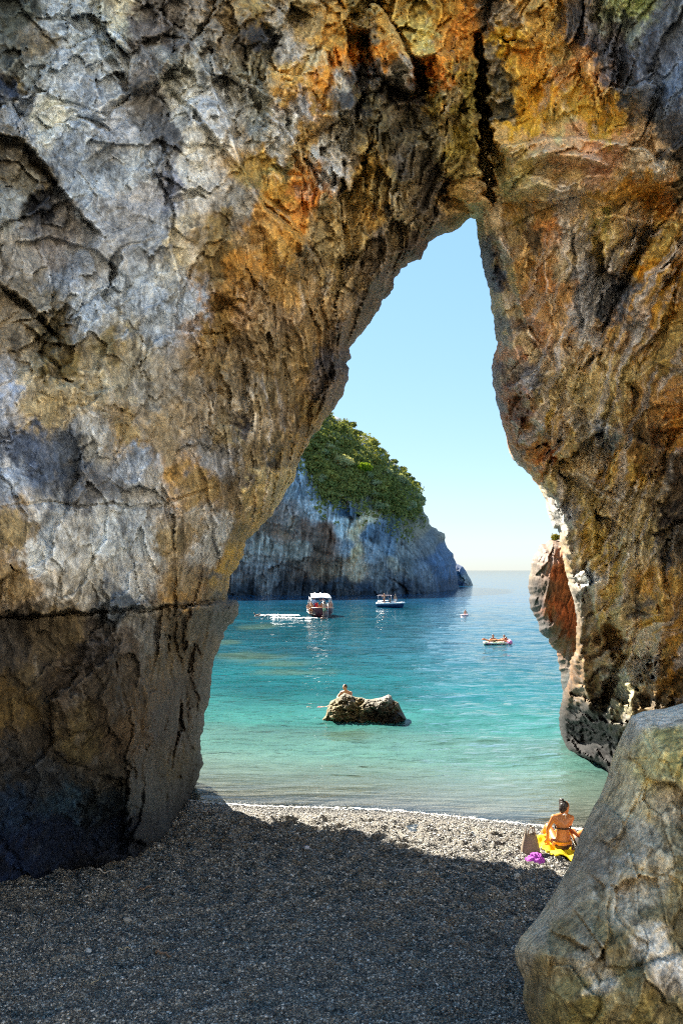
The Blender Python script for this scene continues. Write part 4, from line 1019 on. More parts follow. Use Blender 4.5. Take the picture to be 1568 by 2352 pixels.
    col = col * (ALB_GAIN if gain is None else np.array(gain))
    kk = colk
    col = rock_colour_noise(Pf[:, 0], Pf[:, 2], Pf[:, 1], col, seed + 9, kk)
    col = np.concatenate([col, col[ni]])
    me = mesh_np(name, V, Fc, mat, True, col)
    return link(name, me, **tags)

# foreground boulder
BOULDER = [(1600,1606),(1568,1615),(1524,1628),(1499,1630),(1475,1634),(1449,1645),(1440,1664),(1429,1683),(1406,1738),(1391,1793),(1376,1830),(1359,1858),
 (1331,1918),(1309,1983),(1274,2048),(1234,2108),(1194,2153),(1181,2183),(1184,2213),(1204,2253),(1199,2283),(1204,2318),(1219,2352),(1250,2430),(1400,2560),(1950,2560),(2000,2300),(1980,1800),(1800,1590)]
BC = [(1480,1645,158,158,156),(1540,1640,150,152,152),(1460,1670,120,118,110),(1500,1700,170,160,124),(1540,1680,112,102,66),(1440,1740,150,142,118),(1500,1760,160,148,108),(1550,1760,110,98,60),(1420,1820,128,122,104),(1480,1830,150,142,120),(1550,1840,140,132,116),
 (1400,1900,110,106,96),(1470,1920,132,128,118),(1540,1920,120,114,96),(1340,1980,98,94,88),(1420,1990,120,114,102),(1500,2000,128,122,108),(1550,2020,110,102,80),(1300,2060,110,106,98),(1380,2080,104,96,80),(1450,2060,130,124,112),(1520,2100,86,80,62),(1240,2140,120,118,112),(1300,2150,96,88,70),(1360,2180,104,100,90),(1420,2160,90,82,62),(1500,2180,140,140,138),(1550,2160,84,78,60),
 (1200,2190,132,126,112),(1250,2230,112,100,76),(1310,2260,96,86,60),(1370,2260,132,130,124),(1440,2240,92,84,60),(1540,2260,128,128,128),(1220,2300,96,88,70),(1280,2320,108,96,66),(1350,2330,96,84,50),(1420,2310,100,92,70),(1500,2320,88,76,46),(1560,2330,90,82,60)]
MAT_BOULDER = rock_mat('boulder_limestone', 1.7, 0.75, 1.35)
lump('boulder', BOULDER, 6.4, MAT_BOULDER, 3.0, 1.5, 330, BC, 1.0, 0.55, 40, crag=.035, yfun=lambda x, y: 7.0 - 0.75 * sstep(1650, 2350, y), elong=1.5, ang=R(20), colk=1.5, gain=ALB_GAIN * np.array([1.38, 1.27, 1.12]),
     label='big pale grey boulder in the foreground on the shingle', cat='boulder')

# leaning sea rock beyond the right foot of the arch
LEAN = [(1300,1232),(1280,1238),(1259,1242),(1240,1253),(1224,1280),(1215,1309),(1214,1341),(1215.5,1394),(1231,1418),(1236,1453),(1259,1469),(1267,1488),(1280,1509),(1283.5,1536),(1288,1560),(1292,1600),(1300,1640),(1330,1720),(1480,1720),(1470,1300),(1400,1240)]
LC = [(1240,1270,112,106,104),(1225,1310,110,100,92),(1260,1255,120,104,92),(1265,1290,140,120,116),(1290,1270,160,104,74),(1285,1310,160,88,56),(1300,1350,150,92,62),(1225,1350,84,78,76),(1230,1390,70,66,66),(1250,1350,84,66,56),(1265,1400,150,84,54),(1290,1400,146,80,52),(1310,1450,140,80,56),(1245,1440,74,72,74),(1270,1460,120,80,60),(1300,1480,140,90,66),(1285,1530,86,76,68),(1300,1570,60,66,68),(1300,1640,60,60,58)]
MAT_SEAROCK = rock_mat('sea_rock', 0.8, 0.8, 0.9)
lump('leaning_rock', LEAN, 27.5, MAT_SEAROCK, 1.6, 2.2, 60, LC, 0.7, 0.9, 60, elong=2.4, jag=6, flute=.10, gain=(1.0, 0.98, 0.92), ang=R(15), colk=0.5,
     label='leaning sea rock with orange side behind the right foot of the arch', cat='sea rock')

# low rock in the water
WROCK = [(742,1650),(748,1640),(755,1625),(765,1612),(775,1605),(790,1598),(800,1602),(820,1600),(830,1600),(845,1606),(860,1606),(875,1600),(890,1595),(900,1597),(908,1602),(918,1612),(925,1625),(930,1640),(932,1655),(925,1690),(840,1720),(760,1700)]
WC = [(770,1620,128,116,86),(800,1610,120,112,96),(820,1620,138,122,84),(850,1615,126,122,112),(890,1605,136,132,124),(910,1615,100,90,70),(870,1640,66,62,56),(800,1645,112,100,70),(760,1645,120,106,76),(910,1650,50,50,50),(840,1660,90,84,66)]
wy = H * F / (1660 - HY) + 0.75
lump('water_rock', WROCK, wy, MAT_SEAROCK, 0.8, 0.75, 26, WC, 1.6, 0.42, 80, elong=1.0, jag=12, crag=.30, colk=1.6, gain=(0.78, 0.78, 0.76),
     label='low jagged rock rising out of the shallow water', cat='sea rock')
# ------------------------------------------------------------------ the headland across the cove
HEAD = [(60,760),(300,740),(520,800),(640,850),(700,905),(758,951),(778,961),(806,981),(822,999),(842,1009),(862,1025),(882,1041),(898,1057),(922,1081),(938,1101),(955,1117),(964,1133),(968,1157),
 (978,1185),(986,1201),(998,1213),(1018,1229),(1024,1245),(1030,1261),(1038,1272),(1044,1285),(1048,1310),(1050,1335),(1054,1356),(1060,1500),(1040,1700),(60,1700)]
HC = [(560,1260,120,122,132),(600,1270,140,146,156),(620,1230,128,112,110),(560,1320,104,108,122),(600,1330,116,124,140),(650,1200,122,118,126),(690,1100,120,140,170),(720,1060,110,130,160),(660,1260,136,140,146),(690,1230,108,92,92),(700,1290,104,92,90),(740,1180,150,164,188),(760,1240,108,84,78),(720,1300,120,104,96),
 (750,1330,72,66,66),(790,1220,170,190,214),(800,1260,120,140,170),(780,1300,120,110,104),(820,1230,196,186,170),(835,1190,200,194,182),(815,1270,184,170,150),(800,1180,60,88,124),(850,1240,86,112,148),(860,1280,120,136,160),(830,1310,150,140,132),(880,1220,76,96,126),(900,1260,96,118,148),(880,1310,104,112,126),(920,1300,130,130,132),(940,1250,110,116,128),
 (960,1280,80,90,104),(990,1300,96,110,136),(1010,1270,62,86,126),(1030,1310,60,86,128),(1000,1240,92,100,116),(980,1210,120,112,104),(1020,1240,110,104,100),(760,1120,80,100,124),(840,1150,86,92,90),(900,1180,70,84,92),(950,1190,96,94,84),
 (560,1360,44,56,74),(650,1358,50,60,78),(750,1356,38,54,78),(850,1352,44,60,86),(950,1348,50,62,84),(1030,1345,42,60,92),(700,1345,48,60,80),(800,1340,60,72,92),(900,1335,76,88,108),(600,900,110,110,104),(400,900,110,110,104)]
MAT_CLIFF = rock_mat('cliff_limestone', 0.09, 0.85, 1.0)
head_obj = lump('headland', HEAD, 235, MAT_CLIFF, 2.2, 62, 250, HC, 0.55, 8.0, 120, elong=2.2, ang=R(6), flute=1.5, jag=9, colk=0.075, gain=ALB_GAIN * np.array([0.88, 0.74, 0.56]),
     label='tall headland cliff of grey limestone with bushy green top across the cove', cat='cliff')
TIP = [(1035,1310),(1044,1293),(1052,1296),(1062,1301),(1070,1312),(1074,1321),(1080,1330),(1086,1345),(1087,1352),(1075,1375),(1040,1375)]
lump('rocky_point', TIP, 285, MAT_CLIFF, 1.2, 8, 18, [(1055,1310,60,70,90),(1070,1330,110,104,100),(1080,1345,120,112,104),(1060,1345,50,62,90)], 0.8, 3.5, 130, elong=1.2, colk=0.15,
     label='low dark rocky point ending just beyond the tall headland', cat='sea rock')

def leaf_cloud(n, rad, size, seed, squash=0.75):
    g = np.random.default_rng(seed)
    # clumps on a lumpy shell
    k = 9
    cc = g.normal(size=(k, 3)); cc /= np.linalg.norm(cc, axis=1)[:, None]; cc *= rad * 0.55
    cc[:, 2] = np.abs(cc[:, 2]) * 0.9
    which = g.integers(0, k, n)
    d = g.normal(size=(n, 3)); d /= np.linalg.norm(d, axis=1)[:, None]
    p = cc[which] + d * (rad * 0.52 * g.random(n) ** 0.4)[:, None]
    p[:, 2] *= squash
    nrm = d + g.normal(size=(n, 3)) * 0.55; nrm /= np.linalg.norm(nrm, axis=1)[:, None]
    a = np.cross(nrm, g.normal(size=(n, 3))); a /= np.linalg.norm(a, axis=1)[:, None] + 1e-9
    b = np.cross(nrm, a)
    s = size * (0.6 + 0.8 * g.random(n))[:, None]
    V = np.stack([p - a * s, p - b * s * .6, p + a * s, p + b * s * .6], 1).reshape(-1, 3)
    return V, np.arange(4 * n).reshape(n, 4)

def foliage_mat(name, c1, c2):
    t = NT(name)
    co = t.n('ShaderNodeTexCoord').outputs['Object']
    oi = t.n('ShaderNodeObjectInfo').outputs['Random']
    nz = t.noise(co, 0.9, 4, 0.7)
    c = t.mix(c1, c2, t.ramp(nz, [(0.35, 0.0), (0.65, 1.0)]))
    c = t.mul(c, t.ramp(oi, [(0, (0.7, 0.78, 0.7)), (0.5, (1.0, 1.0, 1.0)), (1, (1.35, 1.2, 0.95))]))
    b = t.n('ShaderNodeBsdfDiffuse'); t.l(c, b.inputs[0])
    tl = t.n('ShaderNodeBsdfTranslucent'); t.l(t.mul(c, (1.0, 1.1, 0.5)), tl.inputs[0])
    m = t.n('ShaderNodeMixShader'); m.inputs[0].default_value = 0.25
    t.l(b.outputs[0], m.inputs[1]); t.l(tl.outputs[0], m.inputs[2]); t.l(m.outputs[0], t.out.inputs[0])
    return t.m

def build_vegetation():
    VEG = [(600,860),(640,850),(700,905),(758,951),(806,981),(842,1009),(882,1041),(922,1081),(955,1117),(966,1145),(968,1175),(950,1183),(902,1183),(870,1165),(830,1140),(806,1127),(782,1135),(742,1139),(726,1117),(712,1080),(694,1040),(640,1000),(600,960)]
    me = head_obj.data
    n = len(me.vertices)
    co = np.empty(n * 3, np.float32); me.vertices.foreach_get('co', co); co = co.reshape(-1, 3)
    nr = np.empty(n * 3, np.float32); me.vertices.foreach_get('normal', nr); nr = nr.reshape(-1, 3)
    px = CX + co[:, 0] / co[:, 1] * F; py = HY - (co[:, 2] - H) / co[:, 1] * F
    jx, jy = 26 * fbm(px / 30, py / 30, None, 4, 66), 44 * fbm(px / 22 + 4, py / 40, None, 4, 67)
    front = (nr[:, 1] < 0.3)
    inv = inside(px + jx, py + jy, VEG) & front
    ids = np.where(inv)[0]
    low = np.where(inside(px + jx, py - 62 * np.random.default_rng(9).random(n) ** 1.6 + jy, VEG) & front & (np.random.default_rng(8).random(n) < .5))[0]
    allids = np.concatenate([ids, low])
    g = np.random.default_rng(5)
    m1 = foliage_mat('maquis_leaves', (0.10, 0.12, 0.035), (0.34, 0.32, 0.10))
    m2 = foliage_mat('bright_leaves', (0.12, 0.20, 0.015), (0.20, 0.26, 0.03))
    m3 = foliage_mat('pale_leaves', (0.30, 0.31, 0.15), (0.45, 0.43, 0.25))
    # low growth between the crowns
    pick = g.choice(allids, 34000)
    p = co[pick] + nr[pick] * g.random((34000, 1)) * 0.9 + g.normal(size=(34000, 3)) * 0.35
    d = nr[pick] + g.normal(size=p.shape) * 0.9; d /= np.linalg.norm(d, axis=1)[:, None]
    a = np.cross(d, g.normal(size=p.shape)); a /= np.linalg.norm(a, axis=1)[:, None] + 1e-9
    b = np.cross(d, a); s = (0.22 + 0.3 * g.random(34000))[:, None]
    V = np.stack([p - a * s, p - b * s * .6, p + a * s, p + b * s * .6], 1).reshape(-1, 3)
    um = mesh_np('undergrowth', V, np.arange(len(V)).reshape(-1, 4), m1, False)
    link('undergrowth', um, kind='stuff')
    protos = [mesh_np('bush', *leaf_cloud(600, 1.75, 0.27, 40 + i), m1, False) for i in range(5)]
    pm3 = mesh_np('bush', *leaf_cloud(600, 1.75, 0.27, 50), m3, False)
    # spread the crowns evenly over the slope
    chosen = []
    for i in g.permutation(ids):
        if all((px[i] - px[j]) ** 2 + ((py[i] - py[j]) * 1.1) ** 2 > 10.5 ** 2 for j in chosen[-400:]):
            chosen.append(i)
        if len(chosen) >= 285: break
    for c, i in enumerate(chosen):
        pale = g.random() < 0.22
        o = link('bush', pm3 if pale else protos[c % 5], label='pale grey-green bush on the steep top of the headland' if pale else 'rounded green bush on the steep top of the headland', cat='bush', group='pale bushes on the headland' if pale else 'bushes on the headland')
        s = 0.4 + 0.85 * g.random() ** 1.3
        o.location = Vector(co[i]) + Vector(nr[i]) * 0.5
        o.scale = (s, s, s * (0.8 + 0.4 * g.random()))
        o.rotation_euler = (0, 0, g.random() * 6.28)
    q = np.argmin((px - 823) ** 2 + (py - 1083) ** 2 + (~front) * 1e6)
    o = link('bush', mesh_np('bush', *leaf_cloud(650, 2.1, 0.3, 61), m2, False), label='bright yellow-green bush standing out in the middle of the headland slope', cat='bush')
    o.location = Vector(co[q]) + Vector(nr[q]) * 1.2
    q = np.argmin((px - 785) ** 2 + (py - 1075) ** 2 + (~front) * 1e6)
    o = link('bush', mesh_np('bush', *leaf_cloud(900, 2.6, 0.3, 62), m3, False), label='largest pale bush, left of the bright yellow-green one on the headland', cat='bush')
    o.location = Vector(co[q]) + Vector(nr[q]) * 1.2
    # tuft of dry plants on the leaning rock
    tb = link('rock_plant', mesh_np('rock_plant', *leaf_cloud(420, 0.20, 0.035, 63, 0.9), foliage_mat('dry_plant', (0.20, 0.17, 0.05), (0.12, 0.15, 0.04)), False),
              label='small dry yellow plant tuft growing on top of the leaning sea rock', cat='plant')
    tb.location = at(1273, 1237, 26.9)

build_vegetation()

# ------------------------------------------------------------------ small modelling kit
def fib(n=46):
    i = np.arange(n) + 0.5
    ph = np.arccos(1 - 2 * i / n); th = math.pi * (1 + 5 ** 0.5) * i
    return np.stack([np.cos(th) * np.sin(ph), np.sin(th) * np.sin(ph), np.cos(ph)], 1)
FIB = fib(); FIB_S = fib(22)

def blob(bm, balls, small=False):
    """convex hull round a few balls or ellipsoids: [(centre, radius or (rx, ry, rz)), ...]"""
    vs = []
    for c, r in balls:
        rr = np.array(r if hasattr(r, '__len__') else (r, r, r), float)
        for q in (FIB_S if small else FIB):
            vs.append(bm.verts.new(Vector(np.array(c) + q * rr)))
    res = bmesh.ops.convex_hull(bm, input=vs, use_existing_faces=False)
    junk = list({e for e in res['geom_interior'] + res['geom_unused'] if isinstance(e, bmesh.types.BMVert) and e.is_valid})
    if junk: bmesh.ops.delete(bm, geom=junk, context='VERTS')

def bm_obj(name, bm, mat, parent=None, voxel=None, smooth=True, **tags):
    bmesh.ops.recalc_face_normals(bm, faces=bm.faces)
    me = bpy.data.meshes.new(name); bm.to_mesh(me); bm.free()
    if mat: me.materials.append(mat)
    if smooth: me.polygons.foreach_set('use_smooth', np.ones(len(me.polygons), bool))
    o = link(name, me, parent, **tags)
    if voxel:
        r = o.modifiers.new('one_skin', 'REMESH'); r.mode = 'VOXEL'; r.voxel_size = voxel; r.use_smooth_shade = True
        s = o.modifiers.new('soften', 'SMOOTH'); s.factor = 0.5; s.iterations = 3
    return o

def tube(bm, pts, r, seg=8, cap=True):
    pts = [Vector(p) for p in pts]
    rings = []
    for i, p in enumerate(pts):
        d = (pts[min(i + 1, len(pts) - 1)] - pts[max(i - 1, 0)]).normalized()
        up = Vector((0, 0, 1)) if abs(d.z) < 0.9 else Vector((1, 0, 0))
        a = d.cross(up).normalized(); b = d.cross(a)
        rad = r[i] if hasattr(r, '__len__') else r
        rings.append([bm.verts.new(p + (a * math.cos(t) + b * math.sin(t)) * rad) for t in [2 * math.pi * k / seg for k in range(seg)]])
    for A, B in zip(rings, rings[1:]):
        for k in range(seg):
            bm.faces.new((A[k], A[(k + 1) % seg], B[(k + 1) % seg], B[k]))
    if cap:
        bm.faces.new(rings[0]); bm.faces.new(rings[-1])

def box(bm, c, s, rot=0.0):
    m = Matrix.Translation(Vector(c)) @ Matrix.Rotation(rot, 4, 'Z') @ Matrix.Diagonal((*s, 1))
    bmesh.ops.create_cube(bm, size=1, matrix=m)

def empty(name, loc, rz=0.0, **tags):
    o = bpy.data.objects.new(name, None); COL.objects.link(o)
    o.location = loc; o.rotation_euler = (0, 0, rz); o.empty_display_size = 0.2
    for k, v in tags.items():
        if v: o[{'cat': 'category'}.get(k, k)] = v
    return o

SKIN = simple_mat('skin', (0.46, 0.26, 0.16), 0.5, 0.08, 8)
SKIN_TAN = simple_mat('tanned_skin', (0.50, 0.185, 0.055), 0.42, 0.06, 8)
SKIN_DARK = simple_mat('brown_skin', (0.24, 0.12, 0.07), 0.5, 0.08, 8)
HAIR = simple_mat('dark_hair', (0.022, 0.014, 0.010), 0.45, 0.5, 60, 0.6)
HAIR_BLOND = simple_mat('blond_hair', (0.55, 0.40, 0.16), 0.5, 0.3, 60)
HAIR_BROWN = simple_mat('brown_hair', (0.06, 0.035, 0.02), 0.5, 0.3, 60)
def cloth(name, c): return simple_mat(name, c, 0.8, 0.12, 14)
C_BLUE = cloth('pale_blue_cloth', (0.42, 0.55, 0.70)); C_NAVY = cloth('navy_cloth', (0.03, 0.05, 0.14)); C_RED = cloth('red_cloth', (0.62, 0.02, 0.02))
C_ORANGE = cloth('orange_cloth', (0.70, 0.16, 0.05)); C_BLACK = cloth('black_cloth', (0.015, 0.012, 0.012)); C_WHITE = cloth('white_cloth', (0.75, 0.74, 0.72))
C_GREEN = cloth('pale_green_cloth', (0.35, 0.45, 0.25)); C_BROWN = cloth('brown_bikini', (0.05, 0.02, 0.01)); C_GREY = cloth('grey_cloth', (0.3, 0.3, 0.34))

def V3(*a): return np.array(a, float)

def stand():
    return dict(head=V3(0, -.03, 1.60), neck=V3(0, 0, 1.47), chest=V3(0, 0, 1.30), waist=V3(0, 0, 1.10), hip=V3(0, 0, .95),
                shL=V3(.17, 0, 1.41), shR=V3(-.17, 0, 1.41), elL=V3(.24, .02, 1.13), elR=V3(-.24, .02, 1.13), haL=V3(.25, -.06, .90), haR=V3(-.25, -.06, .90),
                hL=V3(.09, 0, .90), hR=V3(-.09, 0, .90), kL=V3(.10, -.02, .49), kR=V3(-.10, -.02, .49), fL=V3(.10, .02, .07), fR=V3(-.10, .02, .07), face=V3(0, -1, 0), toe=V3(0, -1, -.15))

def sit():
    j = stand()
    for k in ('head', 'neck', 'chest', 'waist', 'hip', 'shL', 'shR', 'elL', 'elR', 'haL', 'haR', 'hL', 'hR'): j[k] = j[k] - V3(0, 0, .84)
    j.update(kL=V3(.13, -.40, .18), kR=V3(-.13, -.40, .18), fL=V3(.13, -.46, -.24), fR=V3(-.13, -.46, -.24), haL=V3(.16, -.30, .24), haR=V3(-.16, -.30, .24), elL=V3(.25, -.08, .32), elR=V3(-.25, -.08, .32))
    return j

def prone():
    """lying along +X, head at +X, on the belly"""
    return dict(head=V3(.80, 0, .20), neck=V3(.66, 0, .12), chest=V3(.46, 0, .07), waist=V3(.24, 0, .03), hip=V3(.06, 0, .05),
                shL=V3(.58, .16, .08), shR=V3(.58, -.16, .08), elL=V3(.72, .30, -.02), elR=V3(.72, -.30, -.02), haL=V3(.92, .18, -.02), haR=V3(.92, -.18, -.02),
                hL=V3(0, .09, .03), hR=V3(0, -.09, .03), kL=V3(-.42, .10, .0), kR=V3(-.42, -.10, .0), fL=V3(-.82, .10, .05), fR=V3(-.82, -.10, .05), face=V3(1, 0, .1), toe=V3(-1, 0, .1))

def person(label, loc, rz=0.0, J=None, skin=None, hair=None, clothes=(), scale=1.0, voxel=0.022, hairstyle='short', group=None, slim=1.0, fingers=True):
    J = J or stand(); skin = skin or SKIN; hair = hair or HAIR
    root = empty('person', loc, rz, label=label, cat='person', group=group)
    root.scale = (scale,) * 3
    f = J['face'] / np.linalg.norm(J['face'])
    upv = J['head'] - J['neck']; upv = upv / np.linalg.norm(upv)
    bm = bmesh.new()
    hd = J['head']
    blob(bm, [(hd + upv * .03, (.076, .092, .095)), (hd - upv * .055 + f * .03, (.05, .055, .045))])
    blob(bm, [(hd + f * .095 - upv * .012, .014), (hd + f * .085 + upv * .02, .010)], True)     # nose
    side = np.cross(upv, f)
    for s in (-1, 1): blob(bm, [(hd + side * s * .078, .018), (hd + side * s * .078 + upv * .02, .016)], True)
    blob(bm, [(J['neck'] - upv * .03, .056), (hd - upv * .04, .050)])
    cr = (.115 * slim, .10, .12) if abs(upv[2]) > .6 else (.13, .115 * slim, .09)
    wr = (.115 * slim, .088, .09) if abs(upv[2]) > .6 else (.10, .115 * slim, .08)
    hr = (.145 * slim, .11, .095) if abs(upv[2]) > .6 else (.11, .14 * slim, .09)
    blob(bm, [(J['shL'], .058 * slim), (J['shR'], .058 * slim), (J['chest'], cr)])
    blob(bm, [(J['chest'], cr), (J['waist'], wr)]); blob(bm, [(J['waist'], wr), (J['hip'], hr)])
    blob(bm, [(J['neck'], .05), (J['shL'], .045), (J['shR'], .045)])
    for s in 'LR':
        sh, el, ha, hp, kn, ft = (J[k + s] for k in ('sh', 'el', 'ha', 'h', 'k', 'f'))
        blob(bm, [(sh, .052 * slim), (el, .036)], True); blob(bm, [(el, .036), (ha, .026)], True)
        d = ha - el; d = d / np.linalg.norm(d)
        pe = np.cross(d, V3(0, 0, 1)); pe = pe / (np.linalg.norm(pe) + 1e-6); th = np.cross(pe, d)
        palm = ha + d * .045
        blob(bm, [(ha, .022), (palm + pe * .026, .015), (palm - pe * .026, .015)], True)
        if fingers:
            for q, ln in ((-.030, .055), (-.010, .068), (.010, .064), (.030, .050)):
                b0 = palm + pe * q + d * .012; b1 = b0 + d * ln * .55 + pe * q * .2; b2 = b1 + d * ln * .4 - th * .016
                blob(bm, [(b0, .010), (b1, .009)], True); blob(bm, [(b1, .009), (b2, .008)], True)
            t0 = ha + d * .02 - pe * .026; t1 = t0 + d * .03 - pe * .026
            blob(bm, [(t0, .012), (t1, .010)], True); blob(bm, [(t1, .010), (t1 + d * .028 - pe * .004, .008)], True)
        blob(bm, [(hp, (.085 * slim, .085, .085)), (kn, .055)]); blob(bm, [(kn, .055), (kn * .68 + ft * .32 + V3(0, .012, 0), .052), (ft, .036)])
        tq = J['toe'] / np.linalg.norm(J['toe'])
        blob(bm, [(ft - tq * .03 - V3(0, 0, .03), .032), (ft + tq * .12 - V3(0, 0, .045), (.042, .042, .022)), (ft, .034)], True)
    bm_obj('body', bm, skin, root, voxel)
    bm = bmesh.new()
    if hairstyle == 'short':
        blob(bm, [(hd + upv * .045 - f * .018, (.083, .090, .088)), (hd - f * .045 - upv * .01, (.06, .055, .06))])
    elif hairstyle == 'long':
        blob(bm, [(hd + upv * .042 - f * .02, (.090, .098, .092)), (hd - f * .05 - upv * .12, (.075, .05, .06))])
    elif hairstyle == 'bun':
        blob(bm, [(hd + upv * .040 - f * .022, (.086, .093, .088)), (hd - f * .05 - upv * .02, (.062, .055, .06))])
        for q in range(9):
            a = q * 2.4
            c = hd + upv * (.115 + .012 * math.sin(3 * a)) - f * .075 + side * .02
            blob(bm, [(c + (side * math.cos(a) + np.cross(side, f) * .0 + upv * math.sin(a)) * .028, .027)], True)
    bm_obj('hair', bm, hair, root, voxel * .8)
    for kind, m in clothes:
        bm = bmesh.new(); g = .012
        if kind == 'shirt':
            blob(bm, [(J['shL'], .062 * slim + g), (J['shR'], .062 * slim + g), (J['chest'], np.array(cr) + g)]); blob(bm, [(J['chest'], np.array(cr) + g), (J['waist'], np.array(wr) + g * 1.8)]); blob(bm, [(J['waist'], np.array(wr) + g * 1.8), (J['hip'], np.array(hr) + g)])
            for s in 'LR': blob(bm, [(J['sh' + s], .06), (J['sh' + s] * .4 + J['el' + s] * .6, .052)], True)
        elif kind in ('shorts', 'trunks'):
            blob(bm, [(J['hip'] + (J['waist'] - J['hip']) * .25, np.array(hr) * V3(1, 1, .6) + g), (J['hL'], .095), (J['hR'], .095)])
            for s in 'LR': blob(bm, [(J['h' + s], .096), (J['h' + s] * .5 + J['k' + s] * .5, .083)])
        elif kind == 'bikini_bottom':
            blob(bm, [(J['hip'], np.array(hr) * V3(1, 1, .45) + g), (J['hL'] - V3(0, 0, .03), .07), (J['hR'] - V3(0, 0, .03), .07)])
        elif kind == 'bikini_top':
            c = J['chest'] - (J['chest'] - J['waist']) * .15
            blob(bm, [(c, np.array(cr) * V3(1.04, 1.06, .12))])
        elif kind == 'bag':
            blob(bm, [(J['waist'] + V3(.02, -.14, -.02), (.09, .04, .07))]);
            tube(bm, [J['shR'] + V3(0, -.07, .05), J['chest'] + V3(.02, -.13, 0), J['waist'] + V3(.08, -.13, .0)], .012, 6)
        elif kind == 'cap':
            blob(bm, [(hd + upv * .065, (.092, .10, .07))]); blob(bm, [(hd + upv * .05 + f * .1, (.06, .06, .012))], True)
        bm_obj(kind, bm, m, root, voxel * .8)
    return root
# ------------------------------------------------------------------ boats
PAINT_DARK = simple_mat('dark_hull_paint', (0.11, 0.022, 0.026), 0.35, 0.15, 3)
PAINT_NAVY = simple_mat('navy_hull_paint', (0.012, 0.04, 0.11), 0.3, 0.15, 3)
PAINT_WHITE = simple_mat('white_gelcoat', (0.78, 0.78, 0.76), 0.35, 0.05, 3)
WOOD_RAIL = simple_mat('varnished_rail', (0.45, 0.20, 0.10), 0.4, 0.2, 12)
METAL = simple_mat('steel_tube', (0.62, 0.62, 0.62), 0.35, 0.1, 10, metal=0.6)
CANVAS = simple_mat('white_canvas', (0.80, 0.79, 0.76), 0.85, 0.06, 3, 0.2)
CANVAS_DARK = simple_mat('dark_canvas', (0.035, 0.025, 0.05), 0.85, 0.1, 3)

def hull_mesh(bm, L, B, D, draft, sheer=0.25, bow=0.45, stern=0.85, nst=15, inset=0.0, floor_z=None):
    """open hull, bow at -Y; sections from gunwale to keel"""
    prof = []
    for i in range(nst):
        t = i / (nst - 1)
        y = -L / 2 + L * t
        w = B / 2 * (1 - (1 - min(1, t / bow)) ** 2.2) ** 0.7 if t < bow else B / 2 * (1 - (1 - stern) * ((t - bow) / (1 - bow)) ** 2)
        w = max(w, 0.05) - inset
        zt = D + sheer * (1 - t) ** 2
        zb = -draft * min(1, 0.25 + t * 3)
        ring = []
        for k in range(9):
            a = k / 8.0
            x = w * (1 - a ** 2.6 * 0.92)
            z = zt + (zb - zt) * a
            ring.append((x, y + (-0.35 * (1 - a) * (1 - t) ** 3), z))
        prof.append(ring)
    R_ = [[bm.verts.new(p) for p in r] for r in prof]
    L_ = [[bm.verts.new((-p[0], p[1], p[2])) for p in r] for r in prof]
    for A, sgn in ((R_, 1), (L_, -1)):
        for i in range(nst - 1):
            for k in range(8):
                q = [A[i][k], A[i + 1][k], A[i + 1][k + 1], A[i][k + 1]]
                bm.faces.new(q if sgn > 0 else q[::-1])
    for i in range(nst - 1): bm.faces.new((R_[i][8], R_[i + 1][8], L_[i + 1][8], L_[i][8]))
    for k in range(8):
        bm.faces.new((R_[-1][k], L_[-1][k], L_[-1][k + 1], R_[-1][k + 1]))
        bm.faces.new((R_[0][k], R_[0][k + 1], L_[0][k + 1], L_[0][k]))
    return prof

def solid(o, th, off=1.0):
    m = o.modifiers.new('thickness', 'SOLIDIFY'); m.thickness = th; m.offset = off
    return o

BY1 = H * F / (1415 - HY) + 1.2
b1 = empty('tour_boat', at(735, 1415, BY1) * 1.0, R(6), label='dark wooden boat crowded with bathers under a white canopy', cat='boat')
b1.location.z = 0
bm = bmesh.new(); prof1 = hull_mesh(bm, 6.4, 2.7, 0.82, 0.25, 0.18, 0.35, 0.9)
solid(bm_obj('hull', bm, PAINT_DARK, b1), 0.05)
bm = bmesh.new()
tube(bm, [(p[0][0] + .03, p[0][1], p[0][2] + .02) for p in prof1[::-1]] + [(-p[0][0] - .03, p[0][1], p[0][2] + .02) for p in prof1], 0.055, 8)
bm_obj('rub_rail', bm, WOOD_RAIL, b1)
bm = bmesh.new(); box(bm, (0, .4, 0.30), (2.3, 4.6, 0.05)); bm_obj('deck', bm, WOOD_RAIL, b1, smooth=False)
for sx in (-1, 1):
    bm = bmesh.new(); box(bm, (sx * 1.1, .6, 0.48), (0.42, 3.8, 0.30)); bm_obj('bench', bm, PAINT_WHITE, b1, smooth=False)
# canopy: sloping front, flat top
bm = bmesh.new()
cz = 2.0
rows = [(-1.55, cz - .02, 1.12), (-1.45, cz + .06, 1.10), (-0.5, cz + .26, 1.02), (0.6, cz + .36, 0.98), (1.7, cz + .38, 0.95), (2.0, cz + .30, .95)]
grid = []
for y, z, w in rows:
    grid.append([bm.verts.new((w * s, y, z - 0.03 * abs(s) ** 4 - .02 * math.sin(5 * s + y))) for s in np.linspace(-1, 1, 9)])
for A, B in zip(grid, grid[1:]):
    for k in range(8): bm.faces.new((A[k], A[k + 1], B[k + 1], B[k]))
solid(bm_obj('canopy', bm, CANVAS, b1), 0.025)
for sx in (-1, 1):
    for y0, y1 in ((-1.75, -1.5), (-0.9, -1.4), (0.4, 0.4), (1.9, 1.95)):
        bm = bmesh.new(); tube(bm, [(sx * 1.32, y0, .85), (sx * 1.06, y1, cz + .02)], 0.028, 6); bm_obj('pole', bm, METAL, b1)
lad = bmesh.new()
for x in (0.05, 0.58): tube(lad, [(x, -3.05, 1.75 if x < .3 else 1.5), (x, -3.55, .75), (x, -3.65, -.35)], 0.028, 6)
lo = bm_obj('ladder', lad, METAL, b1)
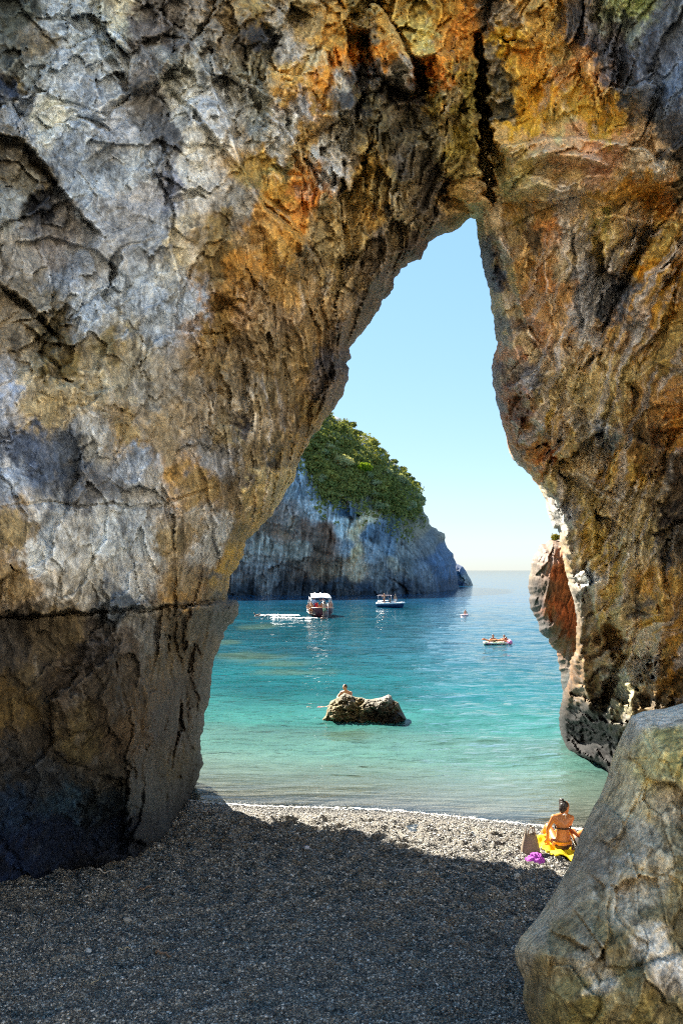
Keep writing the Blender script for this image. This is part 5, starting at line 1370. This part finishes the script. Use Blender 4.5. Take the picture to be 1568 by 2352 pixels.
for i in range(5):
    bm = bmesh.new(); tube(bm, [(0.05, -3.62 - .01 * i, -.2 + .24 * (4 - i) * .9), (0.58, -3.62 - .01 * i, -.2 + .24 * (4 - i) * .9)], 0.025, 6); bm_obj('rung', bm, METAL, lo)
for x, y in ((-.55, .2), (.1, .8)):
    bm = bmesh.new(); blob(bm, [((x, y, cz + .45), (.11, .11, .10))], True); bm_obj('canopy_light', bm, PAINT_WHITE, b1)

def on1(px, z, dy):
    """a spot aboard the first boat: photo column, height over the water, distance behind the bow"""
    Y = BY1 - 3.2 + dy
    return Vector(((px - CX) / F * Y, Y, z))

G1 = 'bathers aboard the crowded boat'
j = stand(); j.update(haR=V3(-.42, -.1, 1.36), elR=V3(-.36, -.02, 1.25))
person('man in pale blue shirt with navy shoulder bag standing aboard the crowded boat', on1(720, .33, 1.6), R(10), j, SKIN_DARK, HAIR, [('shirt', C_BLUE), ('shorts', C_NAVY), ('bag', C_NAVY)], hairstyle='short')
j = stand(); j.update(haL=V3(.30, -.2, 1.1), haR=V3(-.36, -.06, 1.50), elR=V3(-.36, 0, 1.25))
person('dark haired person in grey top standing under the canopy of the crowded boat', on1(742, .33, 2.0), R(-10), j, SKIN_DARK, HAIR, [('shirt', C_GREY), ('shorts', C_BLACK)])
j = sit(); person('blond woman in dark swimsuit sitting on the right rim of the crowded boat', on1(761, .85, 1.9), R(-30), j, SKIN, HAIR_BLOND, [('bikini_top', C_BLACK), ('bikini_bottom', C_BLACK)], hairstyle='long')
j = stand(); j.update(kR=V3(-.12, -.28, .62), fR=V3(-.12, -.15, .28), haL=V3(.22, -.35, 1.2), haR=V3(-.22, -.35, 1.2), elL=V3(.26, -.15, 1.15), elR=V3(-.26, -.15, 1.15))
person('bather in pale green shorts climbing the ladder of the crowded boat', on1(745, -.02, -.45), R(170), j, SKIN, HAIR_BROWN, [('shorts', C_GREEN)], hairstyle='long')
for (px_, dy, z, rz, sk, hr_, top, lab) in ((708, 1.2, .62, 30, SKIN, HAIR_BROWN, C_WHITE, 'bather in white at the left rim of the crowded boat'), (713, 1.9, .68, 20, SKIN_TAN, HAIR_BLOND, C_RED, 'fair haired bather in red sitting at the left of the crowded boat'),
      (716, .9, .62, -10, SKIN_TAN, HAIR, C_ORANGE, 'tanned bather in orange sitting at the bow of the crowded boat'), (730, 2.6, .62, 0, SKIN, HAIR_BLOND, C_WHITE, 'fair haired bather sitting in the middle of the crowded boat'),
      (738, 1.5, .60, -20, SKIN_TAN, HAIR_BROWN, C_BLACK, 'tanned bather in black sitting beside the ladder of the crowded boat'), (754, 2.3, .62, -30, SKIN, HAIR, C_NAVY, 'bather in navy sitting on the right bench of the crowded boat')):
    person(lab, on1(px_, z, dy), R(rz), sit(), sk, hr_, [('shorts', top)], hairstyle='long')
tw = bmesh.new(); box(tw, (0, 0, 0), (.30, .04, .85)); bmesh.ops.subdivide_edges(tw, edges=tw.edges, cuts=4, use_grid_fill=True)
for v in tw.verts: v.co.y += .04 * math.sin(v.co.x * 20) + .02 * math.sin(v.co.z * 9)
bm_obj('towel', tw, C_RED, None, label='red towel hanging beside the standing man on the crowded boat', cat='towel', loc=on1(726.5, 1.05, 1.1))

# speedboat
BY2 = H * F / (1396 - HY) + 1.0
b2 = empty('speedboat', (0, 0, 0), R(62), label='small white and navy motorboat with a dark sunshade', cat='boat')
b2.location = at(896, 1396, BY2); b2.location.z = 0; b2.scale = (.82, .82, .9)
bm = bmesh.new(); prof2 = hull_mesh(bm, 4.3, 1.9, 0.55, 0.2, 0.16, 0.5, 0.92)
solid(bm_obj('hull', bm, PAINT_NAVY, b2), 0.04)
bm = bmesh.new()
ring = [(p[0][0] + .03, p[0][1], p[0][2] + .04) for p in prof2[::-1]] + [(-p[0][0] - .03, p[0][1], p[0][2] + .04) for p in prof2]
tube(bm, ring, 0.11, 8); bm_obj('gunwale', bm, PAINT_WHITE, b2)
bm = bmesh.new(); box(bm, (0, -1.3, .60), (1.1, 1.3, .06)); bm_obj('foredeck', bm, PAINT_WHITE, b2, smooth=False)
bm = bmesh.new(); box(bm, (0, .5, .16), (1.4, 3.0, .05)); bm_obj('deck', bm, PAINT_WHITE, b2, smooth=False)
bm = bmesh.new(); box(bm, (0, -.35, .62), (.7, .3, .75)); bm_obj('console', bm, PAINT_WHITE, b2, smooth=False)
bm = bmesh.new(); box(bm, (0, 2.25, .35), (.35, .4, .9)); bmesh.ops.bevel(bm, geom=bm.edges[:], offset=.06, segments=2); bm_obj('outboard_motor', bm, C_GREY, b2)
for sx in (-1, 1):
    bm = bmesh.new(); tube(bm, [(sx * .80, 2.0, .55), (sx * .80, 1.95, .95), (sx * .82, .2, .98), (sx * .82, -.2, .6)], .028, 6); bm_obj('hand_rail', bm, METAL, b2)
    for y0, y1 in ((1.5, 1.95), (.3, .9), (-.5, -.55)):
        bm = bmesh.new(); tube(bm, [(sx * .84, y0, .6), (sx * .78, y1, 1.85)], .026, 6); bm_obj('frame_tube', bm, METAL, b2)
bm = bmesh.new(); box(bm, (0, .7, 1.86), (1.62, 2.6, .05)); bmesh.ops.subdivide_edges(bm, edges=bm.edges, cuts=3, use_grid_fill=True)
for v in bm.verts: v.co.z -= .10 * (v.co.x / .8) ** 2
bm_obj('sunshade', bm, CANVAS_DARK, b2)
bm = bmesh.new(); tube(bm, [(.2, .6, 1.85), (.2, .6, 2.3)], [.03, .012], 6); bm_obj('mast_light', bm, PAINT_WHITE, b2)
bm = bmesh.new(); tube(bm, [(-.5, -1.7, .6), (-.35, -2.0, .9), (.35, -2.0, .9), (.5, -1.7, .6)], .024, 6); bm_obj('bow_rail', bm, METAL, b2)
def on2(px, z, dy):
    return Vector(((px - CX) / F * (BY2 + dy), BY2 + dy, z))
j = stand(); j.update(haL=V3(.1, -.3, 1.5), elL=V3(.28, -.2, 1.3), haR=V3(-.02, -.3, 1.48), elR=V3(-.28, -.2, 1.28))
person('person in orange shorts standing at the stern of the motorboat', on2(882, .18, -.2), R(-20), j, SKIN_TAN, HAIR_BROWN, [('shorts', C_ORANGE)])
person('dark figure leaning forward in the middle of the motorboat', on2(896, .45, -.1), R(30), sit(), SKIN_DARK, HAIR, [('shorts', C_NAVY)])
person('person in white shorts standing at the helm of the motorboat', on2(907, .18, .2), R(20), stand(), SKIN, HAIR, [('shorts', C_WHITE)], scale=.95)

# ------------------------------------------------------------------ bathers in the water
def on_water(px, py, dz=0.0):
    Y = H * F / (py - HY)
    return Vector(((px - CX) / F * Y, Y, dz))

sw = prone(); sw.update(head=V3(.80, 0, .26), haR=V3(.3, -.5, .25), elR=V3(.45, -.35, .18))
person('swimmer trailing white foam at the far left of the cove', on_water(600, 1414, -.05), R(165), sw, SKIN_DARK, HAIR, [('trunks', C_BLACK)])
sw = stand(); sw.update(haL=V3(.35, -.3, 1.38), elL=V3(.30, -.15, 1.32), haR=V3(-.35, -.3, 1.38), elR=V3(-.30, -.15, 1.32))
person('swimmer with head out of the water below the boat ladder', on_water(741, 1421, -1.35), R(160), sw, SKIN_DARK, HAIR, [('trunks', C_NAVY)])
sw = prone(); sw.update(head=V3(.78, 0, .30), chest=V3(.46, 0, .12))
fl = bmesh.new(); tube(fl, [(math.cos(a) * .36, math.sin(a) * .30, 0) for a in np.linspace(0, 2 * math.pi, 17)], .09, 8, False)
bmesh.ops.remove_doubles(fl, verts=fl.verts, dist=.001)
bm_obj('swim_ring', fl, simple_mat('pale_pink_vinyl', (.75, .5, .52), .4, .1, 5), None, label='pale pink float under the lone swimmer right of the motorboat', cat='swim ring', loc=on_water(1066, 1413.5, .05))
sw = sit(); sw.update(head=V3(.0, -.03, .74), kL=V3(.3, -.3, .1), kR=V3(-.3, -.3, .1), fL=V3(.5, -.35, .08), fR=V3(-.5, -.35, .08))
person('lone bather sitting in a pale float out on the bright water', on_water(1068, 1413, -.12), R(20), sw, SKIN, HAIR, [('trunks', C_NAVY)], scale=.9)

# air mattress with its two bathers
MX = on_water(1142.5, 1480, 0.0)
am = empty('air_mattress', MX, R(-4), label='pink and flowered inflatable mattress afloat with a bather lying on it', cat='air mattress')
VINYL = simple_mat('flowered_vinyl', (.72, .70, .60), .35, .1, 4); PINK = simple_mat('pink_vinyl', (.80, .22, .42), .35, .1, 4)
vt = NT('patterned_vinyl'); co = vt.n('ShaderNodeTexCoord').outputs['Object']
vo = vt.n('ShaderNodeTexVoronoi', i_Scale=7.0); vt.l(co, vo.inputs['Vector'])
sc_ = vt.n('ShaderNodeSeparateColor'); vt.l(vo.outputs['Color'], sc_.inputs[0])
cc = vt.ramp(sc_.outputs[0], [(0, (.85, .82, .62)), (.35, (.80, .78, .74)), (.5, (.75, .42, .45)), (.75, (.45, .55, .30)), (.9, (.85, .85, .82))], 'CONSTANT')
pb = vt.n('ShaderNodeBsdfPrincipled', i_Roughness=.35); vt.l(cc, pb.inputs['Base Color']); vt.l(pb.outputs[0], vt.out.inputs[0])
for i in range(5):
    bm = bmesh.new(); tube(bm, [(-.95, -.30 + .15 * i, .10), (-.9, -.30 + .15 * i, .10), (.62, -.30 + .15 * i, .10), (.66, -.30 + .15 * i, .10)], [.06, .085, .085, .06], 10)
    bm_obj('air_tube', bm, vt.m, am)
bm = bmesh.new(); tube(bm, [(.80, -.42, .16), (.80, -.36, .16), (.80, .36, .16), (.80, .42, .16)], [.09, .14, .14, .09], 12); bm_obj('pillow', bm, PINK, am)
pr = prone(); pr.update(fL=V3(-.78, .10, .16), fR=V3(-.82, -.10, .12))
person('bather lying face down on the inflatable mattress with feet over its end', MX + Vector((-.22, -.05, .24)), R(-3), pr, SKIN_TAN, HAIR, [('bikini_bottom', C_BLACK)], scale=.92, voxel=.016)
sw = stand(); sw.update(haL=V3(.25, -.40, 1.36), elL=V3(.30, -.20, 1.34), haR=V3(-.25, -.40, 1.36), elR=V3(-.30, -.20, 1.34))
person('dark haired bather in the water leaning on the far side of the mattress', MX + Vector((-.20, .72, -1.10)), R(5), sw, SKIN_DARK, HAIR, [('trunks', C_BLACK)], voxel=.016)
sw = stand(); sw.update(haL=V3(.45, -.75, 1.34), elL=V3(.38, -.40, 1.42), haR=V3(-.2, -.62, 1.38), elR=V3(-.25, -.35, 1.36))
person('bather in the water reaching over the pink end of the mattress', MX + Vector((.58, .80, -1.12)), R(-10), sw, SKIN_DARK, HAIR, [('trunks', C_NAVY)], voxel=.016)

# man behind the low rock and child holding on to it
j = stand()
for k in ('head', 'neck', 'chest', 'shL', 'shR', 'elL', 'elR', 'haL', 'haR'): j[k] = j[k] + V3(0, -.28 * (j[k][2] - .95) / .55, -.05)
j.update(haL=V3(.05, -.52, 1.22), elL=V3(.26, -.38, 1.18), haR=V3(-.20, -.50, 1.22), elR=V3(-.28, -.36, 1.20), face=V3(-.35, -.8, -.25))
person('man with short dark hair leaning on the back of the low rock', at(800, 1600, wy + 1.0) * 1.0 + Vector((0, 0, -1.19)), R(-20), j, SKIN, HAIR_BROWN, [('trunks', C_NAVY)], voxel=.014)
sw = prone(); sw.update(head=V3(.80, 0, .24), fL=V3(-.80, .1, .10), fR=V3(-.80, -.1, .06))
p_ = on_water(738, 1624, -.06)
person('child floating in the water and holding on to the left of the low rock', p_, R(8), sw, SKIN, HAIR_BROWN, [('trunks', C_RED)], scale=.62, voxel=.012)

# foam streaks behind the swimmers
FOAM = NT('foam'); fb = FOAM.n('ShaderNodeBsdfDiffuse'); fb.inputs[0].default_value = (.85, .88, .88, 1)
fco = FOAM.n('ShaderNodeTexCoord').outputs['Object']
fn = FOAM.noise(FOAM.scaled(fco, (1.3, .9, 1)), 1.0, 6, .75, .5)
fa = FOAM.n('ShaderNodeAttribute', attribute_name='thin').outputs['Fac']
ftr = FOAM.n('ShaderNodeBsdfTransparent'); fm = FOAM.n('ShaderNodeMixShader')
FOAM.l(FOAM.math('GREATER_THAN', FOAM.math('MULTIPLY', fn, fa), .40), fm.inputs[0]); FOAM.l(ftr.outputs[0], fm.inputs[1]); FOAM.l(fb.outputs[0], fm.inputs[2]); FOAM.l(fm.outputs[0], FOAM.out.inputs[0])
def wake(pts, half):
    """a low ragged ridge of foam on the water along photo points"""
    A = [on_water(x, y) for x, y in pts]
    n, m = 90, 9
    V, T = [], []
    for i in range(n):
        t = i / (n - 1) * (len(A) - 1); k = min(int(t), len(A) - 2)
        p = A[k].lerp(A[k + 1], t - k)
        for q in range(m):
            s = q / (m - 1) * 2 - 1
            e = (1 - abs(s)) * min(1, i / 6, (n - 1 - i) / 10)
            V.append((p.x, p.y + s * half * (1 + .3 * math.sin(i * .9)), .06 + .16 * e * random.random())); T.append(.35 + .75 * e)
    idx = np.arange(n * m).reshape(n, m)
    f = np.stack([idx[:-1, :-1], idx[1:, :-1], idx[1:, 1:], idx[:-1, 1:]], -1).reshape(-1, 4)
    me = mesh_np('sea_foam', np.array(V), f, FOAM.m, True, None, {'thin': np.array(T)})
    link('sea_foam', me, kind='stuff')
wake([(594, 1415), (640, 1414.5), (696, 1415.5)], 2.2)
wake([(618, 1420.5), (680, 1421.5), (738, 1422)], 1.2)

# ------------------------------------------------------------------ on the beach
def on_beach(px, py):
    p = ground_hit(px, py)
    p.z = beach_z(np.array([p.x]), np.array([p.y]))[0]
    return p
S = on_beach(1291, 1968)                         # where the woman sits
TOWEL_Y = cloth('yellow_towel_cloth', (0.80, 0.60, 0.0))

def drape(name, corners, nx, ny, lift, wob, mat, seed, **tags):
    """a cloth spread on the shingle between four ground points"""
    g = np.random.default_rng(seed)
    V = []
    for b in range(ny):
        for a in range(nx):
            s, t = a / (nx - 1), b / (ny - 1)
            p = (corners[0] * (1 - s) + corners[1] * s) * (1 - t) + (corners[3] * (1 - s) + corners[2] * s) * t
            V.append(p)
    V = np.array(V)
    V[:, 0] += 0.03 * fbm(V[:, 0] * 4, V[:, 1] * 4, None, 2, seed); V[:, 1] += 0.05 * fbm(V[:, 0] * 5, V[:, 1] * 4, None, 2, seed + 1)
    V[:, 2] = beach_z(V[:, 0], V[:, 1]) + lift + wob * (0.5 + fbm(V[:, 0] * 6, V[:, 1] * 5, None, 3, seed + 2)) + .5 * wob * ridged(V[:, 0] * 3.1, V[:, 1] * 2.0, None, 2, seed + 3)
    idx = np.arange(nx * ny).reshape(ny, nx)
    f = np.stack([idx[:-1, :-1], idx[:-1, 1:], idx[1:, 1:], idx[1:, :-1]], -1).reshape(-1, 4)
    o = link(name, mesh_np(name, V, f, mat, True), **tags)
    return solid(o, 0.012, 1.0)

cr_ = [np.array(S + Vector(v)) for v in ((-.27, -.50, 0), (.24, -.52, 0), (.30, 1.15, 0), (-.30, 1.2, 0))]
drape('beach_towel', cr_, 24, 56, .022, .035, TOWEL_Y, 3, label='bright yellow beach towel under the seated woman', cat='towel')

j = dict(hip=V3(0, .02, .11), waist=V3(.005, .03, .27), chest=V3(.02, .05, .42), neck=V3(.045, .08, .58), head=V3(.065, .11, .685),
         shL=V3(.165, .07, .525), shR=V3(-.135, .05, .545), elL=V3(.21, .30, .36), haL=V3(.15, .52, .30), elR=V3(-.225, .10, .34), haR=V3(-.215, .17, .14),
         hL=V3(.095, .06, .10), hR=V3(-.095, .06, .10), kL=V3(.15, .50, .28), kR=V3(-.12, .52, .26), fL=V3(.12, .88, .06), fR=V3(-.10, .90, .06), face=V3(.86, .5, -.06), toe=V3(0, 1, -.1))
woman = person('tanned woman in a dark bikini with hair in a bun sitting on the yellow towel', S + Vector((0, 0, .045)), 0, j, SKIN_TAN, HAIR, [], voxel=.009, hairstyle='bun', slim=.92)
def torso_band(name, z, rx, ry, h, cx, cy, mat, tilt=0.0):
    bm = bmesh.new()
    n = 28
    rings = []
    for dz, k in ((-h, 1.0), (-h * .6, 1.05), (h * .6, 1.05), (h, 1.0)):
        rings.append([bm.verts.new((cx + rx * k * math.cos(a), cy + ry * k * math.sin(a), z + dz + tilt * math.sin(a))) for a in [2 * math.pi * q / n for q in range(n)]])
    for A, B in zip(rings, rings[1:]):
        for q in range(n): bm.faces.new((A[q], A[(q + 1) % n], B[(q + 1) % n], B[q]))
    solid(bm_obj(name, bm, mat, woman), .006)
torso_band('bikini_strap', .375, .128, .103, .010, .014, .045, C_BROWN)
bm = bmesh.new(); tube(bm, [(.0, -.02, .60), (.03, -.028, .62), (.07, -.015, .60)], .008, 6); tube(bm, [(.04, -.03, .62), (.045, -.035, .55)], .005, 5); bm_obj('neck_tie', bm, C_WHITE, woman)
bm = bmesh.new(); blob(bm, [((0, .03, .085), (.150, .125, .055))]); blob(bm, [((0, .02, .05), (.13, .11, .05))])
bm_obj('bikini_bottom', bm, C_BROWN, woman, .008)
torso_band('waist_cord', .135, .150, .122, .010, 0, .03, cloth('orange_cord', (.55, .22, .02)), -.015)

# second sunbather, mostly hidden by the boulder
P2 = on_beach(1356, 1978)
j = sit(); j = {k: (V3(v[0], -v[1], v[2]) if k not in ('face', 'toe') else -v) for k, v in j.items()}
for k in ('head', 'neck', 'chest', 'shL', 'shR'): j[k] = j[k] + V3(0, -.35 * j[k][2], -.16 * j[k][2] / .7)
j.update(fL=V3(.12, .80, .06), fR=V3(-.12, .82, .06), kL=V3(.13, .42, .28), kR=V3(-.13, .42, .28), elL=V3(.25, -.3, .22), elR=V3(-.25, -.3, .22), haL=V3(.22, -.1, .03), haR=V3(-.22, -.1, .03))
person('sunbather with dark curly hair half hidden behind the foreground boulder', P2 + Vector((.06, .25, .03)), R(10), j, SKIN_TAN, HAIR, [('trunks', C_BLACK)], hairstyle='long', voxel=.012)

# tote bag
tp = on_beach(1217, 1966)
BAGC = NT('woven_straw')
bco = BAGC.n('ShaderNodeTexCoord').outputs['Object']
bw = BAGC.n('ShaderNodeTexWave', i_Scale=40.0, i_Distortion=2.0, bands_direction='Z'); BAGC.l(bco, bw.inputs['Vector'])
bc = BAGC.mul(BAGC.ramp(bw.outputs['Fac'], [(0, .8), (1, 1.15)]), (0.20, 0.155, 0.11))
bb = BAGC.n('ShaderNodeBsdfPrincipled', i_Roughness=.8); BAGC.l(bc, bb.inputs['Base Color']); BAGC.l(bb.outputs[0], BAGC.out.inputs[0])
bag = empty('tote_bag', tp, R(8), label='upright beige tote bag with two loop handles on the sunlit shingle', cat='bag')
bm = bmesh.new()
rings = []
n = 32
for z, rx, ry, bulge in ((0.0, .155, .085, 0), (.015, .165, .095, 0), (.10, .158, .088, .01), (.20, .138, .070, .012), (.29, .112, .050, .006), (.345, .095, .040, 0)):
    rings.append([bm.verts.new((rx * math.copysign(abs(math.cos(a)) ** .55, math.cos(a)) + .006 * math.sin(z * 30), ry * math.copysign(abs(math.sin(a)) ** .7, math.sin(a)) + bulge * math.sin(3 * a + z * 14) + (.012 * math.sin(2 * a) if z > .3 else 0), z + (.018 * math.sin(a * 2 + 1) if z > .3 else 0))) for a in [2 * math.pi * q / n for q in range(n)]])
for A, B in zip(rings, rings[1:]):
    for q in range(n): bm.faces.new((A[q], A[(q + 1) % n], B[(q + 1) % n], B[q]))
bm.faces.new(rings[0][::-1])
o = bm_obj('bag_body', bm, BAGC.m, bag); solid(o, .008, -1); sb = o.modifiers.new('sub', 'SUBSURF'); sb.levels = 1; sb.render_levels = 2
for y, lean in ((-.042, -.06), (.042, .05)):
    bm = bmesh.new()
    tube(bm, [(-.06 + lean * .3, y, .24), (-.062, y, .32), (-.058, y + lean * .3, .40), (-.03, y + lean * .6, .455), (.0, y + lean * .7, .47), (.03, y + lean * .6, .455), (.058, y + lean * .3, .40), (.062, y, .32), (.06, y, .24)], .009, 8)
    bm_obj('handle', bm, BAGC.m, bag)

# purple cloth, crumpled
def crumple(name, p, rx, ry, h, mat, seed, **tags):
    bm = bmesh.new(); bmesh.ops.create_icosphere(bm, subdivisions=5, radius=1)
    me = bpy.data.meshes.new(name); bm.to_mesh(me); bm.free()
    n_ = len(me.vertices); c = np.empty(n_ * 3, np.float32); me.vertices.foreach_get('co', c); c = c.reshape(-1, 3)
    k = 1 + .45 * fbm(c[:, 0] * 1.5, c[:, 1] * 1.5, c[:, 2] * 1.5, 3, seed) + .34 * (ridged(c[:, 0] * 1.8 + c[:, 1], c[:, 1] * 1.1, c[:, 2] * 1.8, 3, seed + 2) - .6)
    c = c * k[:, None]
    c[:, 2] = np.where(c[:, 2] < 0, c[:, 2] * .12, c[:, 2])
    me.vertices.foreach_set('co', (c * np.array([rx, ry, h])).astype(np.float32).ravel())
    me.materials.append(mat); me.polygons.foreach_set('use_smooth', np.ones(len(me.polygons), bool))
    o = link(name, me, **tags); o.location = p
    return o
crumple('sarong', on_beach(1229, 1985) + Vector((0, 0, .01)), .15, .15, .15, cloth('purple_cloth', (.36, .055, .42)), 21, label='crumpled purple cloth lying in front of the tote bag', cat='cloth')
crumple('cloth', on_beach(1207, 1986) + Vector((0, 0, .01)), .10, .07, .05, cloth('pale_pink_cloth', (.72, .55, .70)), 24, label='small pale pink crumpled cloth at the left end of the purple one', cat='cloth')

# odds and ends washed up on the shingle
STRAW = simple_mat('dry_straw', (0.42, 0.36, 0.24), .8, .2, 20); DRIFT = simple_mat('driftwood', (0.16, 0.11, 0.08), .8, .3, 20); PALE_WOOD = simple_mat('bleached_wood', (0.45, 0.42, 0.38), .8, .2, 20); WHITE_P = simple_mat('white_scrap', (.7, .7, .78), .6, .1, 20)
def twig(px, py, ln, r, ang, mat, name, label, cat, bend=.1):
    p = on_beach(px, py)
    d = Vector((math.cos(ang), math.sin(ang), 0)); s = Vector((-d.y, d.x, 0))
    pts = []
    for i in range(7):
        t = i / 6 - .5
        q = p + d * ln * t + s * bend * ln * math.sin(t * 5)
        q.z = beach_z(np.array([q.x]), np.array([q.y]))[0] + r + .016 + .01 * math.sin(i * 2.1)
        pts.append(q)
    c = p.copy()
    bm = bmesh.new(); tube(bm, [q - c for q in pts], [r * (1 - .08 * i) for i in range(7)], 6)
    bm_obj(name, bm, mat, None, label=label, cat=cat, loc=c)
twig(230, 2248, .30, .004, R(70), STRAW, 'straw', 'thin pale straw stalk lying on the shaded shingle at the left', 'straw')
twig(398, 1969, .34, .014, R(-8), PALE_WOOD, 'driftwood', 'pale bleached stick lying beside the left foot of the arch', 'driftwood', .03)
twig(244, 2011, .24, .012, R(5), PALE_WOOD, 'driftwood', 'short pale stick against the base of the left arch wall', 'driftwood', .03)
twig(375, 2198, .14, .014, R(-15), DRIFT, 'driftwood', 'short brown twig in the middle of the shaded shingle', 'driftwood', .12)
twig(287, 2185, .12, .006, R(0), STRAW, 'straw', 'short pale straw bit left of the brown twig on the shingle', 'straw')
twig(335, 2055, .16, .016, R(10), DRIFT, 'driftwood', 'dark brown twig nearest the left arch wall on the shingle', 'driftwood', .12)
twig(620, 2378, .10, .01, R(20), DRIFT, 'driftwood', 'dark twig at the lower middle of the shingle', 'driftwood', .12)
crumple('paper_scrap', on_beach(901, 2067) + Vector((0, 0, .012)), .05, .05, .025, WHITE_P, 31, label='small white crumpled scrap on the shaded shingle', cat='litter')
crumple('white_stone', on_beach(704, 1951) + Vector((0, 0, .012)), .05, .05, .045, WHITE_P, 35, label='single white stone on the shaded shingle near the water', cat='stone')
